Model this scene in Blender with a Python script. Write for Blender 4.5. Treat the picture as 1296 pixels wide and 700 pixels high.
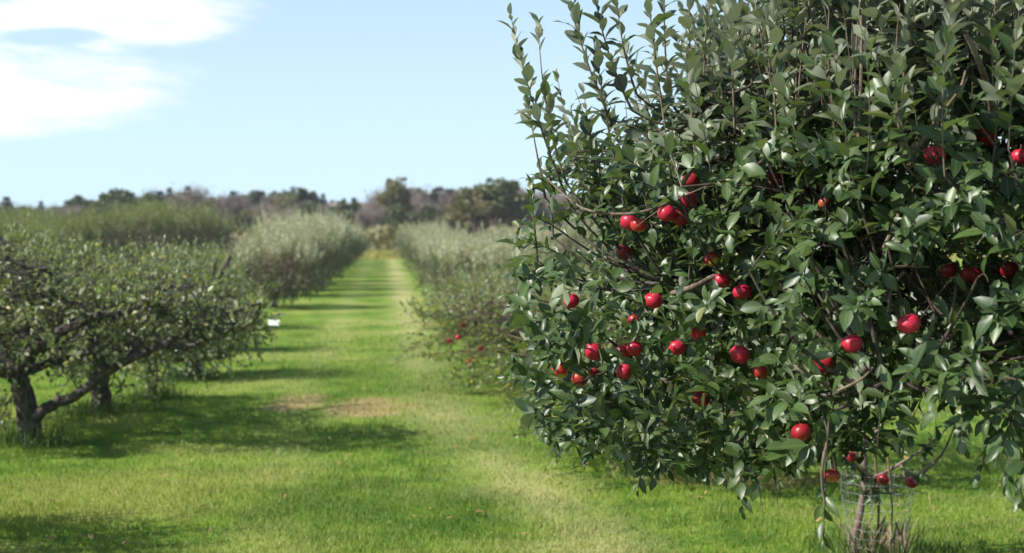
import bpy, math, random
import numpy as np
from mathutils import Matrix, Vector

for o in list(bpy.data.objects):
    bpy.data.objects.remove(o)
SC = bpy.context.scene
COL = SC.collection
PI = math.pi

# ------------------------------------------------------------------ camera
CAM_H, FPX = 1.9, 1800.0           # metres, focal length in photograph pixels (1296 wide)
cam_d = bpy.data.cameras.new('camera')
cam = bpy.data.objects.new('camera', cam_d)
COL.objects.link(cam)
cam.location = (0, 0, CAM_H)
cam.rotation_euler = (math.radians(90), 0, 0)
cam_d.sensor_width = 36.0
cam_d.lens = 50.0
cam_d.shift_y = -55.0 / 1296.0
cam_d.clip_start = 0.05
cam_d.clip_end = 6000
cam_d.dof.use_dof = True
cam_d.dof.focus_distance = 5.5
cam_d.dof.aperture_fstop = 3.0
SC.camera = cam

# ------------------------------------------------------------------ light
SUN_EL = math.radians(40)
SUN_AZ = math.radians(-108)        # from +Y towards +X
sun_d = bpy.data.lights.new('sun', 'SUN')
sun_d.energy = 5.0
sun_d.angle = math.radians(0.5)
sun_d.color = (1.0, 0.945, 0.86)
sun = bpy.data.objects.new('sun', sun_d)
COL.objects.link(sun)
S = Vector((math.sin(SUN_AZ) * math.cos(SUN_EL), math.cos(SUN_AZ) * math.cos(SUN_EL), math.sin(SUN_EL)))
sun.rotation_euler = S.to_track_quat('Z', 'Y').to_euler()
SUNV = np.array(S)

SC.view_settings.view_transform = 'Standard'
SC.view_settings.look = 'None'
SC.view_settings.exposure = 0.6
SC.view_settings.gamma = 1.0


class NT:
    """small helper to write node trees"""
    def __init__(self, tree):
        self.t = tree
        self.l = tree.links

    def n(self, typ, **kw):
        nd = self.t.nodes.new(typ)
        for k, v in kw.items():
            setattr(nd, k, v)
        return nd

    def put(self, sock, v):
        if isinstance(v, bpy.types.NodeSocket):
            self.l.new(v, sock)
        elif v is not None:
            sock.default_value = v

    def m(self, op, a, b=None, c=None, clamp=False):
        nd = self.n('ShaderNodeMath', operation=op)
        nd.use_clamp = clamp
        self.put(nd.inputs[0], a)
        if b is not None:
            self.put(nd.inputs[1], b)
        if c is not None:
            self.put(nd.inputs[2], c)
        return nd.outputs[0]

    def mix(self, f, a, b, blend='MIX'):
        nd = self.n('ShaderNodeMix', data_type='RGBA', blend_type=blend)
        self.put(nd.inputs[0], f)
        for s, v in ((nd.inputs[6], a), (nd.inputs[7], b)):
            if isinstance(v, tuple):
                v = tuple(v) + (1,) if len(v) == 3 else v
            self.put(s, v)
        return nd.outputs[2]

    def ss(self, v, lo, hi, a=0.0, b=1.0):
        nd = self.n('ShaderNodeMapRange', interpolation_type='SMOOTHSTEP')
        self.put(nd.inputs[0], v)
        nd.inputs[1].default_value = lo
        nd.inputs[2].default_value = hi
        nd.inputs[3].default_value = a
        nd.inputs[4].default_value = b
        return nd.outputs[0]

    def noise(self, vec, scale, detail=3.0, rough=0.55, dims='3D'):
        nd = self.n('ShaderNodeTexNoise', noise_dimensions=dims)
        if vec is not None:
            self.l.new(vec, nd.inputs['Vector'])
        nd.inputs['Scale'].default_value = scale
        nd.inputs['Detail'].default_value = detail
        nd.inputs['Roughness'].default_value = rough
        return nd.outputs[0]


# ------------------------------------------------------------------ sky
W = bpy.data.worlds.new('World')
SC.world = W
W.use_nodes = True
W.node_tree.nodes.clear()
w = NT(W.node_tree)
sky = w.n('ShaderNodeTexSky', sky_type='NISHITA')
sky.sun_disc = False
sky.sun_elevation = SUN_EL
sky.sun_rotation = SUN_AZ
sky.air_density = 1.0
sky.dust_density = 0.6
sky.ozone_density = 2.4
tc = w.n('ShaderNodeTexCoord')
sp = w.n('ShaderNodeSeparateXYZ')
w.l.new(tc.outputs['Generated'], sp.inputs[0])
az = w.m('ARCTAN2', sp.outputs[0], sp.outputs[1])
el = w.m('ARCSINE', sp.outputs[2])
cb = w.n('ShaderNodeCombineXYZ')
w.put(cb.inputs[0], w.m('MULTIPLY', az, 12.0))
w.put(cb.inputs[1], w.m('ADD', w.m('MULTIPLY', el, 56.0), w.m('MULTIPLY', az, 5.0)))
cn = w.noise(cb.outputs[0], 1.0, 8.0, 0.58)
cb2 = w.n('ShaderNodeCombineXYZ')
w.put(cb2.inputs[0], w.m('MULTIPLY', az, 2.2))
w.put(cb2.inputs[1], w.m('MULTIPLY', el, 7.0))
w.put(cb2.inputs[2], 4.2)
broad = w.ss(w.noise(cb2.outputs[0], 1.0, 2.0, 0.5), 0.52, 0.75)
# no loose cloud near the clear part of the sky that the photograph shows
clear = w.ss(w.m('ABSOLUTE', w.m('SUBTRACT', az, 0.14)), 0.34, 0.55)
cover = w.m('MULTIPLY', broad, clear)
for (a0, e0, wa, we, k) in ((-0.283, 0.143, 0.084, 0.0185, 1.0), (-0.345, 0.088, 0.100, 0.023, 1.0),
                            (-0.235, 0.168, 0.10, 0.006, 0.5), (-0.38, 0.115, 0.06, 0.02, 0.6)):
    da = w.m('DIVIDE', w.m('SUBTRACT', az, a0), wa)
    de = w.m('DIVIDE', w.m('SUBTRACT', w.m('ADD', el, w.m('MULTIPLY', w.m('SUBTRACT', az, a0), -0.10)), e0), we)
    r2 = w.m('ADD', w.m('MULTIPLY', da, da), w.m('MULTIPLY', de, de))
    cover = w.m('MAXIMUM', cover, w.m('MULTIPLY', w.ss(r2, 2.8, 0.0), k))
ga = w.m('DIVIDE', w.m('ADD', az, 0.310), 0.030)
ge = w.m('DIVIDE', w.m('SUBTRACT', w.m('ADD', el, w.m('MULTIPLY', w.m('ADD', az, 0.315), -0.08)), 0.131), 0.0050)
cover = w.m('MULTIPLY', cover, w.ss(w.m('ADD', w.m('MULTIPLY', ga, ga), w.m('MULTIPLY', ge, ge)), 0.0, 2.4, 0.25, 1.0))
cloud = w.ss(w.m('ADD', cover, w.m('MULTIPLY', w.m('SUBTRACT', cn, 0.5), 2.6)), 0.10, 1.30)
cloud = w.m('MULTIPLY', cloud, w.ss(cover, 0.0, 0.55))
elc = w.m('MAXIMUM', el, 0.0)
# thin high veil, thicker towards the horizon
veil = w.m('MULTIPLY', w.m('EXPONENT', w.m('MULTIPLY', elc, -3.2)), 0.88)
skyc = w.mix(1.0, sky.outputs[0], (1.0, 1.0, 1.0), 'MULTIPLY')
skyc = w.mix(w.m('ADD', veil, 0.06, clamp=True), skyc, (6.3, 8.6, 10.2))
skyc = w.mix(cloud, skyc, (9.6, 9.7, 9.8))
bg = w.n('ShaderNodeBackground')
w.l.new(skyc, bg.inputs[0])
bg.inputs[1].default_value = 0.081
wo = w.n('ShaderNodeOutputWorld')
w.l.new(bg.outputs[0], wo.inputs[0])


# ------------------------------------------------------------------ tagging
def tag(o, label=None, cat=None, group=None, kind=None):
    if label:
        o['label'] = label
    if cat:
        o['category'] = cat
    if group:
        o['group'] = group
    if kind:
        o['kind'] = kind
    return o


def empty(name, loc):
    o = bpy.data.objects.new(name, None)
    o.empty_display_size = 0.1
    o.location = loc
    COL.objects.link(o)
    return o


def link(name, me, mat=None, parent=None, loc=None):
    o = bpy.data.objects.new(name, me)
    COL.objects.link(o)
    if mat and not me.materials:
        me.materials.append(mat)
    if parent:
        o.parent = parent
    if loc is not None:
        o.location = loc
    return o


def mesh_np(name, V, F, uv=None, smooth=True):
    """V (n,3), F (m,k) with k 3 or 4"""
    V = np.ascontiguousarray(V, dtype=np.float32)
    F = np.ascontiguousarray(F, dtype=np.int32)
    me = bpy.data.meshes.new(name)
    me.vertices.add(len(V))
    me.vertices.foreach_set('co', V.ravel())
    k = F.shape[1]
    me.loops.add(F.size)
    me.loops.foreach_set('vertex_index', F.ravel())
    me.polygons.add(len(F))
    me.polygons.foreach_set('loop_start', np.arange(0, F.size, k, dtype=np.int32))
    me.polygons.foreach_set('loop_total', np.full(len(F), k, dtype=np.int32))
    me.polygons.foreach_set('use_smooth', np.full(len(F), smooth))
    if uv is not None:
        l = me.uv_layers.new(name='UVMap')
        l.data.foreach_set('uv', np.ascontiguousarray(uv[F.ravel()], dtype=np.float32).ravel())
    me.update(calc_edges=True)
    return me


class Tubes:
    def __init__(self):
        self.V, self.F, self.n = [], [], 0

    def add(self, P, R, sides=6, lump=0.0, rng=None, closed_end=True):
        P = np.asarray(P, float)
        R = np.asarray(R, float) * np.ones(len(P))
        n = len(P)
        T = np.gradient(P, axis=0)
        T /= np.linalg.norm(T, axis=1)[:, None] + 1e-9
        ref = np.array([0.31, 0.2, 0.93]) if abs(T[:, 2].mean()) < 0.8 else np.array([0.9, 0.3, 0.1])
        A = np.cross(T, ref)
        A /= np.linalg.norm(A, axis=1)[:, None] + 1e-9
        B = np.cross(T, A)
        th = np.arange(sides) * 2 * PI / sides
        rr = R[:, None] * np.ones((n, sides))
        if lump and rng is not None:
            rr = rr * (1 + lump * rng.normal(size=(n, sides)))
        ring = P[:, None, :] + rr[..., None] * (np.cos(th)[None, :, None] * A[:, None, :] + np.sin(th)[None, :, None] * B[:, None, :])
        i = np.arange(n - 1)[:, None] * sides
        j = np.arange(sides)[None, :]
        j2 = (j + 1) % sides
        F = np.stack([i + j, i + j2, i + sides + j2, i + sides + j], -1).reshape(-1, 4) + self.n
        self.V.append(ring.reshape(-1, 3))
        self.F.append(F)
        self.n += n * sides

    def build(self, name, mat, parent=None, origin=(0, 0, 0)):
        V = np.concatenate(self.V) - np.array(origin)
        F = np.concatenate(self.F)
        return link(name, mesh_np(name, V, F), mat, parent)


def unit(a):
    a = np.asarray(a, float)
    return a / (np.linalg.norm(a, axis=-1, keepdims=True) + 1e-9)


def bez(p0, p1, p2, n):
    t = np.linspace(0, 1, n)[:, None]
    return (1 - t) ** 2 * p0 + 2 * t * (1 - t) * p1 + t * t * p2


def spline(P, n):
    """Catmull-Rom through the points P"""
    P = np.asarray(P, float)
    Q = np.vstack([2 * P[0] - P[1], P, 2 * P[-1] - P[-2]])
    out = []
    seg = len(P) - 1
    for s in np.linspace(0, seg - 1e-6, n):
        k = int(s)
        t = s - k
        a, b, c, d = Q[k], Q[k + 1], Q[k + 2], Q[k + 3]
        out.append(0.5 * ((2 * b) + (-a + c) * t + (2 * a - 5 * b + 4 * c - d) * t * t + (-a + 3 * b - 3 * c + d) * t ** 3))
    return np.array(out)


def at(px, py, d):
    """world point seen at photograph pixel (px, py) at depth d"""
    return np.array([(px - 648.0) / FPX * d, d, CAM_H - (py - 295.0) / FPX * d])


def project(P):
    return 648 + FPX * P[:, 0] / P[:, 1], 295 - FPX * (P[:, 2] - CAM_H) / P[:, 1]


def gz(x, y):
    """gentle swell of the ground"""
    return 0.02 * np.sin(x * 0.9 + 1.3) * np.cos(y * 0.5) + 0.015 * np.sin(x * 2.3 + y * 1.1)


# ------------------------------------------------------------------ leaves
def leaf_template(width, fold, bend, twist, wave, seed):
    """a folded, curled leaf: 11 vertices, 12 triangles; grows along +Y, faces +Z, length 1"""
    r = np.random.default_rng(seed)
    V, UV = [(0, 0, 0)], [(0.5, 0)]
    for t, wd in ((0.24, 0.80), (0.52, 1.0), (0.80, 0.66)):
        z = -bend * t * t
        tw = twist * t
        for sx in (-1, 0, 1):
            x = sx * wd * width * (1 + 0.08 * r.normal())
            zz = z + abs(sx) * fold * wd * width + (wave * r.normal() if sx else 0)
            V.append((x * math.cos(tw), t, zz + x * math.sin(tw)))
            UV.append((0.5 + 0.5 * sx, t))
    V.append((0.02 * twist, 1.0, -bend * 1.05))
    UV.append((0.5, 1))
    F = [(0, 3, 2), (0, 2, 1)]
    for k in (1, 4):
        for a in (0, 1):
            F += [(k + a, k + a + 1, k + a + 4), (k + a, k + a + 4, k + a + 3)]
    F += [(7, 8, 10), (8, 9, 10)]
    return np.array(V), np.array(F), np.array(UV)


LEAF = [leaf_template(*a) for a in (
    (0.23, 0.40, 0.22, 0.2, 0.015, 1), (0.26, 0.25, 0.36, -0.3, 0.025, 2), (0.20, 0.60, 0.14, 0.1, 0.012, 3),
    (0.24, 0.15, 0.45, 0.5, 0.03, 4), (0.27, 0.34, 0.08, -0.2, 0.028, 5), (0.19, 0.65, 0.34, 0.5, 0.02, 6))]
# a simple folded leaf for trees farther off: 6 vertices, 4 triangles
SIMPLE = (np.array([(0, 0, 0), (-0.26, 0.5, 0.08), (0, 0.5, 0), (0.26, 0.5, 0.08), (0, 1, -0.1)]),
          np.array([(0, 2, 1), (0, 3, 2), (1, 2, 4), (2, 3, 4)]), None)


def frames(axis, normal):
    Y = unit(axis)
    Z = normal - (normal * Y).sum(1)[:, None] * Y
    Z = unit(Z)
    X = np.cross(Y, Z)
    return X, Y, Z


def bake(tmpl, pos, axis, normal, scale):
    V, F, UV = tmpl
    X, Y, Z = frames(axis, normal)
    sc = scale[:, None, None]
    out = pos[:, None, :] + sc * (V[None, :, 0, None] * X[:, None, :] + V[None, :, 1, None] * Y[:, None, :] + V[None, :, 2, None] * Z[:, None, :])
    FF = F[None] + (np.arange(len(pos)) * len(V))[:, None, None]
    uv = None if UV is None else np.tile(UV, (len(pos), 1))
    return out.reshape(-1, 3), FF.reshape(-1, 3), uv


def bake_many(tmpls, which, pos, axis, normal, scale):
    Vs, Fs, Us, n = [], [], [], 0
    for k, t in enumerate(tmpls):
        s = which == k
        if not s.any():
            continue
        v, f, u = bake(t, pos[s], axis[s], normal[s], scale[s])
        Vs.append(v)
        Fs.append(f + n)
        if u is not None:
            Us.append(u)
        n += len(v)
    return np.concatenate(Vs), np.concatenate(Fs), (np.concatenate(Us) if Us else None)


# ------------------------------------------------------------------ materials
def mat_new(name):
    m = bpy.data.materials.new(name)
    m.use_nodes = True
    m.node_tree.nodes.clear()
    return m, NT(m.node_tree)


def mat_leaf(name, c1, c2, under, rough=0.42, transl=0.22, odd=None, odd_amt=0.03, vein=False, spec=0.5, tcol=None):
    """leaf: two greens by leaf, paler underside, some light through the blade"""
    m, t = mat_new(name)
    geo = t.n('ShaderNodeNewGeometry')
    oi = t.n('ShaderNodeObjectInfo')
    r = t.m('FRACT', t.m('ADD', geo.outputs['Random Per Island'], oi.outputs['Random']))
    r2 = t.m('FRACT', t.m('MULTIPLY', r, 17.31))
    c = t.mix(r, c1, c2)
    big = t.noise(geo.outputs['Position'], 1.4, 2)
    c = t.mix(t.ss(big, 0.35, 0.65, 0.0, 0.35), c, c2)
    if odd:
        c = t.mix(t.m('GREATER_THAN', r2, 1 - odd_amt), c, odd)
    und = t.mix(t.m('MULTIPLY', r, 0.35), under, c2)
    if vein:
        uvn = t.n('ShaderNodeUVMap')
        sx = t.n('ShaderNodeSeparateXYZ')
        t.l.new(uvn.outputs[0], sx.inputs[0])
        d = t.m('ABSOLUTE', t.m('SUBTRACT', sx.outputs[0], 0.5))
        mid = t.ss(d, 0.045, 0.015)
        side = t.m('SINE', t.m('MULTIPLY', t.m('SUBTRACT', sx.outputs[1], t.m('MULTIPLY', d, 0.6)), 48.0))
        side = t.ss(side, 0.80, 1.0, 0.0, 0.25)
        v = t.m('MAXIMUM', t.m('MULTIPLY', mid, 0.55), side)
        c = t.mix(v, c, (0.13, 0.19, 0.06))
        und = t.mix(v, und, (0.24, 0.28, 0.16))
        spot = t.noise(geo.outputs['Position'], 90.0, 2)
        c = t.mix(t.ss(spot, 0.66, 0.75, 0, 0.35), c, (0.10, 0.085, 0.03))
    c = t.mix(geo.outputs['Backfacing'], c, und)
    p = t.n('ShaderNodeBsdfPrincipled')
    t.l.new(c, p.inputs['Base Color'])
    t.put(p.inputs['Roughness'], t.m('ADD', rough, t.m('MULTIPLY', geo.outputs['Backfacing'], 0.3), clamp=True))
    p.inputs['Specular IOR Level'].default_value = spec
    tr = t.n('ShaderNodeBsdfTranslucent')
    tcn = t.mix(1.0, c, tcol or (1.5, 1.8, 0.5), 'MULTIPLY')
    t.l.new(tcn, tr.inputs[0])
    mx = t.n('ShaderNodeMixShader')
    mx.inputs[0].default_value = transl
    t.l.new(p.outputs[0], mx.inputs[1])
    t.l.new(tr.outputs[0], mx.inputs[2])
    out = t.n('ShaderNodeOutputMaterial')
    t.l.new(mx.outputs[0], out.inputs[0])
    return m


def mat_bark(name, c1, c2, scale=22.0, bump=0.6):
    m, t = mat_new(name)
    geo = t.n('ShaderNodeNewGeometry')
    mp = t.n('ShaderNodeMapping')
    mp.inputs['Scale'].default_value = (1, 1, 0.45)
    t.l.new(geo.outputs['Position'], mp.inputs[0])
    n1 = t.noise(mp.outputs[0], scale, 6, 0.65)
    n2 = t.noise(geo.outputs['Position'], 5.0, 3)
    c = t.mix(t.ss(n1, 0.35, 0.65), c1, c2)
    c = t.mix(t.ss(n2, 0.52, 0.68, 0, 0.25), c, (0.20, 0.20, 0.15))
    p = t.n('ShaderNodeBsdfPrincipled')
    t.l.new(c, p.inputs['Base Color'])
    p.inputs['Roughness'].default_value = 0.9
    p.inputs['Specular IOR Level'].default_value = 0.15
    b = t.n('ShaderNodeBump')
    b.inputs['Strength'].default_value = bump
    b.inputs['Distance'].default_value = 0.02
    t.l.new(n1, b.inputs['Height'])
    t.l.new(b.outputs[0], p.inputs['Normal'])
    out = t.n('ShaderNodeOutputMaterial')
    t.l.new(p.outputs[0], out.inputs[0])
    return m


def mat_plain(name, col, rough=0.7, metal=0.0, var=0.2, scale=14.0):
    m, t = mat_new(name)
    geo = t.n('ShaderNodeNewGeometry')
    n1 = t.noise(geo.outputs['Position'], scale, 4)
    c = t.mix(t.ss(n1, 0.3, 0.7), tuple(x * (1 - var) for x in col), tuple(min(1, x * (1 + var)) for x in col))
    p = t.n('ShaderNodeBsdfPrincipled')
    t.l.new(c, p.inputs['Base Color'])
    p.inputs['Roughness'].default_value = rough
    p.inputs['Metallic'].default_value = metal
    out = t.n('ShaderNodeOutputMaterial')
    t.l.new(p.outputs[0], out.inputs[0])
    return m


def grass_colour(t, pos):
    """colour of the turf at a place: mown green, straw-pale wheel track, bare patches"""
    sp = t.n('ShaderNodeSeparateXYZ')
    t.l.new(pos, sp.inputs[0])
    X, Y = sp.outputs[0], sp.outputs[1]
    fl = t.n('ShaderNodeCombineXYZ')
    t.l.new(X, fl.inputs[0])
    t.l.new(Y, fl.inputs[1])
    P = fl.outputs[0]
    n_big = t.noise(P, 0.45, 3, 0.55)
    n_mid = t.noise(P, 1.9, 4, 0.6)
    n_fin = t.noise(P, 14.0, 4, 0.65)
    c = t.mix(t.ss(n_mid, 0.38, 0.62), (0.080, 0.172, 0.020), (0.195, 0.300, 0.042))
    c = t.mix(t.ss(n_big, 0.46, 0.64, 0, 0.75), c, (0.310, 0.350, 0.095))
    c = t.mix(t.ss(n_fin, 0.46, 0.72, 0, 0.45), c, (0.29, 0.31, 0.07))
    c = t.mix(t.ss(n_fin, 0.46, 0.28, 0, 0.5), c, (0.065, 0.120, 0.014))
    # lane coordinate: across the lane
    U = t.m('ADD', X, t.m('MULTIPLY', Y, 0.09))
    near = t.m('MAXIMUM', t.m('SUBTRACT', 14.0, Y), 0.0)
    for u0, wid, k, bend in ((0.58, 0.66, 0.78, 0.14), (-0.95, 0.45, 0.22, 0.05)):
        U2 = t.m('SUBTRACT', t.m('SUBTRACT', U, u0), t.m('MULTIPLY', near, bend))
        U2 = t.m('ADD', t.m('ABSOLUTE', U2), t.m('MULTIPLY', t.m('SUBTRACT', n_mid, 0.5), 0.9))
        mk = t.m('MULTIPLY', t.ss(U2, wid, 0.0), t.m('MULTIPLY', t.ss(n_fin, 0.28, 0.62, 0.45, 1.0), t.ss(n_big, 0.30, 0.60, 0.45, 1.0)))
        c = t.mix(t.m('MULTIPLY', mk, k), c, (0.50, 0.46, 0.22))
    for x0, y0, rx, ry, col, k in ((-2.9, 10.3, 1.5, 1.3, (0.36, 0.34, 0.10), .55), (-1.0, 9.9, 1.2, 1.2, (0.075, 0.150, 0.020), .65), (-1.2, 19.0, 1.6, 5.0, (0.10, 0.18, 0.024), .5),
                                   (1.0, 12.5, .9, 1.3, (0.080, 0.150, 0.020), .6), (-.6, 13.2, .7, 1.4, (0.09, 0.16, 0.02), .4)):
        dx = t.m('DIVIDE', t.m('SUBTRACT', X, x0), rx)
        dy = t.m('DIVIDE', t.m('SUBTRACT', Y, y0), ry)
        r2 = t.m('ADD', t.m('MULTIPLY', dx, dx), t.m('MULTIPLY', dy, dy))
        r2 = t.m('ADD', r2, t.m('MULTIPLY', t.m('SUBTRACT', n_mid, 0.5), 2.4))
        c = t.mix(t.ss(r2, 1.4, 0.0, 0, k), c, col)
    # two bare, brown patches in the lane
    for x0, y0, rx, ry in ((-2.42, 15.9, 0.36, 0.85), (-1.55, 15.5, 0.55, 1.0), (1.65, 11.0, 0.8, 0.5)):
        dx = t.m('DIVIDE', t.m('SUBTRACT', X, x0), rx)
        dy = t.m('DIVIDE', t.m('SUBTRACT', Y, y0), ry)
        r2 = t.m('ADD', t.m('MULTIPLY', dx, dx), t.m('MULTIPLY', dy, dy))
        r2 = t.m('ADD', r2, t.m('MULTIPLY', t.m('SUBTRACT', n_mid, 0.5), 2.6))
        c = t.mix(t.m('MULTIPLY', t.ss(r2, 1.3, 0.0), t.ss(n_fin, 0.3, 0.6, 0.3, 0.9)), c, (0.47, 0.33, 0.18))
    c = t.mix(t.ss(t.m('ADD', Y, t.m('MULTIPLY', n_big, 8.0)), 106.0, 112.0), c, (0.33, 0.27, 0.07))
    return c


def mat_grass(name, blade=False):
    m, t = mat_new(name)
    geo = t.n('ShaderNodeNewGeometry')
    c = grass_colour(t, geo.outputs['Position'])
    out = t.n('ShaderNodeOutputMaterial')
    if blade:
        r = geo.outputs['Random Per Island']
        c = t.mix(t.m('MULTIPLY', r, 0.35), c, (0.25, 0.35, 0.08))
        c = t.mix(t.m('GREATER_THAN', r, 0.965), c, (0.45, 0.36, 0.16))
        d = t.n('ShaderNodeBsdfPrincipled')
        t.l.new(c, d.inputs['Base Color'])
        d.inputs['Roughness'].default_value = 0.5
        d.inputs['Specular IOR Level'].default_value = 0.3
        tr = t.n('ShaderNodeBsdfTranslucent')
        t.l.new(t.mix(1.0, c, (1.2, 1.4, 0.5), 'MULTIPLY'), tr.inputs[0])
        mx = t.n('ShaderNodeMixShader')
        mx.inputs[0].default_value = 0.35
        t.l.new(d.outputs[0], mx.inputs[1])
        t.l.new(tr.outputs[0], mx.inputs[2])
        t.l.new(mx.outputs[0], out.inputs[0])
    else:
        p = t.n('ShaderNodeBsdfPrincipled')
        t.l.new(c, p.inputs['Base Color'])
        p.inputs['Roughness'].default_value = 0.95
        p.inputs['Specular IOR Level'].default_value = 0.1
        b = t.n('ShaderNodeBump')
        b.inputs['Strength'].default_value = 0.8
        b.inputs['Distance'].default_value = 0.05
        t.l.new(t.noise(geo.outputs['Position'], 25.0, 5, 0.7), b.inputs['Height'])
        t.l.new(b.outputs[0], p.inputs['Normal'])
        t.l.new(p.outputs[0], out.inputs[0])
    return m


M_NEAR = mat_leaf('near_leaf', (0.010, 0.029, 0.009), (0.060, 0.104, 0.026), (0.200, 0.235, 0.155), 0.43, 0.13,
                  odd=(0.13, 0.14, 0.04), odd_amt=0.01, vein=True, spec=0.55)
M_SPROUT = mat_leaf('young_shoot_leaf', (0.060, 0.082, 0.052), (0.170, 0.190, 0.130), (0.440, 0.450, 0.390), 0.48, 0.10, vein=True, spec=0.45, tcol=(1.2, 1.35, 0.7))
M_LEFT = mat_leaf('old_tree_leaf', (0.070, 0.100, 0.040), (0.190, 0.220, 0.090), (0.320, 0.340, 0.230), 0.45, 0.18,
                  odd=(0.30, 0.26, 0.05), odd_amt=0.05)
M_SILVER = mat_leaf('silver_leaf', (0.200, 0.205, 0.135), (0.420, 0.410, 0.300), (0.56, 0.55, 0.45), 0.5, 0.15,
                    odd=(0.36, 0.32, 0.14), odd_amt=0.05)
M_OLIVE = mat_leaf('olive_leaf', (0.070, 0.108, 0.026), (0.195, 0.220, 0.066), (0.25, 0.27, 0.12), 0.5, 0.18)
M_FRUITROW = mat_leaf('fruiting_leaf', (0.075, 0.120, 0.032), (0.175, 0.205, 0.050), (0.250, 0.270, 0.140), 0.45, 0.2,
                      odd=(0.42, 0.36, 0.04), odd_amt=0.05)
M_SILVER_SHADE = mat_leaf('shaded_lower_silver_leaf', (0.040, 0.066, 0.026), (0.095, 0.120, 0.050), (0.200, 0.220, 0.140), 0.5, 0.15)  # greener, less downy lower leaves, with crown shade darkened into the colour
M_OLIVE_SHADE = mat_leaf('shaded_lower_olive_leaf', (0.020, 0.040, 0.012), (0.050, 0.070, 0.022), (0.080, 0.095, 0.045), 0.5, 0.15)  # dark copy of the olive leaf: shade under the sunlit top, as colour
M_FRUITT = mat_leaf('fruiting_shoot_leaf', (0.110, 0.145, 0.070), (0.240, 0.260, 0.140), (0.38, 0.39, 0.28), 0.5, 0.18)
M_WOODG = mat_leaf('wood_green', (0.050, 0.080, 0.028), (0.110, 0.130, 0.045), (0.12, 0.14, 0.06), 0.6, 0.1)
M_WOODO = mat_leaf('wood_olive', (0.11, 0.115, 0.045), (0.19, 0.175, 0.07), (0.19, 0.18, 0.08), 0.6, 0.1)
M_PINE = mat_leaf('pine_needles', (0.018, 0.042, 0.022), (0.040, 0.070, 0.035), (0.04, 0.07, 0.04), 0.6, 0.05)
M_BARE = mat_leaf('bare_twigs', (0.17, 0.13, 0.135), (0.28, 0.225, 0.22), (0.25, 0.20, 0.20), 0.8, 0.05,
                  odd=(0.16, 0.15, 0.06), odd_amt=0.15)
M_BARK = mat_bark('old_bark', (0.032, 0.025, 0.022), (0.125, 0.104, 0.098))
M_BRANCH = mat_bark('branch_bark', (0.032, 0.025, 0.021), (0.095, 0.073, 0.060), 50.0, 0.3)
M_TWIG = mat_bark('twig_bark', (0.105, 0.078, 0.060), (0.210, 0.160, 0.125), 60.0, 0.2)
M_YOUNG = mat_bark('young_bark', (0.150, 0.105, 0.090), (0.250, 0.185, 0.160), 50.0, 0.2)

# ------------------------------------------------------------------ ground
xs = np.concatenate([-np.geomspace(2500, 14, 26), np.linspace(-13, 13, 105), np.geomspace(14, 2500, 26)])
ys = np.concatenate([[-400, -100, -30, -10], np.linspace(-4, 30, 137), np.geomspace(31, 3500, 60)])
GX, GY = np.meshgrid(xs, ys)
fade = np.clip((60 - np.hypot(GX, GY)) / 30, 0, 1)
V = np.stack([GX, GY, gz(GX, GY) * fade], -1).reshape(-1, 3)
nx, ny = len(xs), len(ys)
i = (np.arange(ny - 1)[:, None] * nx + np.arange(nx - 1)[None]).ravel()
ground = link('ground', mesh_np('ground', V, np.stack([i, i + 1, i + nx + 1, i + nx], -1)), mat_grass('turf'))
tag(ground, kind='structure')

# grass blades, thinning with distance
rg = np.random.default_rng(3)


def grass_blades(n, y0, y1, h0, wid):
    # density falls with distance: y uniform in 1/y
    y = 1.0 / rg.uniform(1 / y1, 1 / y0, n)
    x = rg.uniform(-0.46, 0.46, n) * (y + 1.0)
    clump = np.sin(x * 3.1 + 1.7 * np.sin(y * 2.3)) * np.sin(y * 4.3 + x) * 0.5 + 0.5
    h = h0 * (0.5 + rg.random(n) * 0.8) * (0.65 + 0.6 * clump) * (1 + 0.03 * (y - 8))
    wv = wid * (0.7 + 0.6 * rg.random(n)) * (1 + 0.05 * (y - 8))
    a = rg.random(n) * 2 * PI
    lean = rg.uniform(0.15, 0.9, n) * h
    b = rg.random(n) * 2 * PI
    base = np.stack([x, y, gz(x, y) - 0.004], -1)
    dx = np.stack([np.cos(a), np.sin(a), 0 * a], -1) * wv[:, None]
    dl = np.stack([np.cos(b) * lean, np.sin(b) * lean, h], -1)
    md = dl * np.array([0.35, 0.35, 0.6])
    P = np.stack([base - dx, base + dx, base + md + dx * 0.7, base + md - dx * 0.7, base + dl], 1)
    k = np.arange(n)[:, None] * 5
    F = np.concatenate([k + np.array([[0, 1, 2]]), k + np.array([[0, 2, 3]]), k + np.array([[3, 2, 4]])])
    return P.reshape(-1, 3), F


Vg, Fg = grass_blades(230000, 6.6, 30.0, 0.040, 0.0028)
g = link('grass', mesh_np('grass', Vg, Fg, smooth=False), mat_grass('grass_blade', True))
tag(g, kind='stuff', label='short mown green grass covering the orchard floor', cat='grass')


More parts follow.
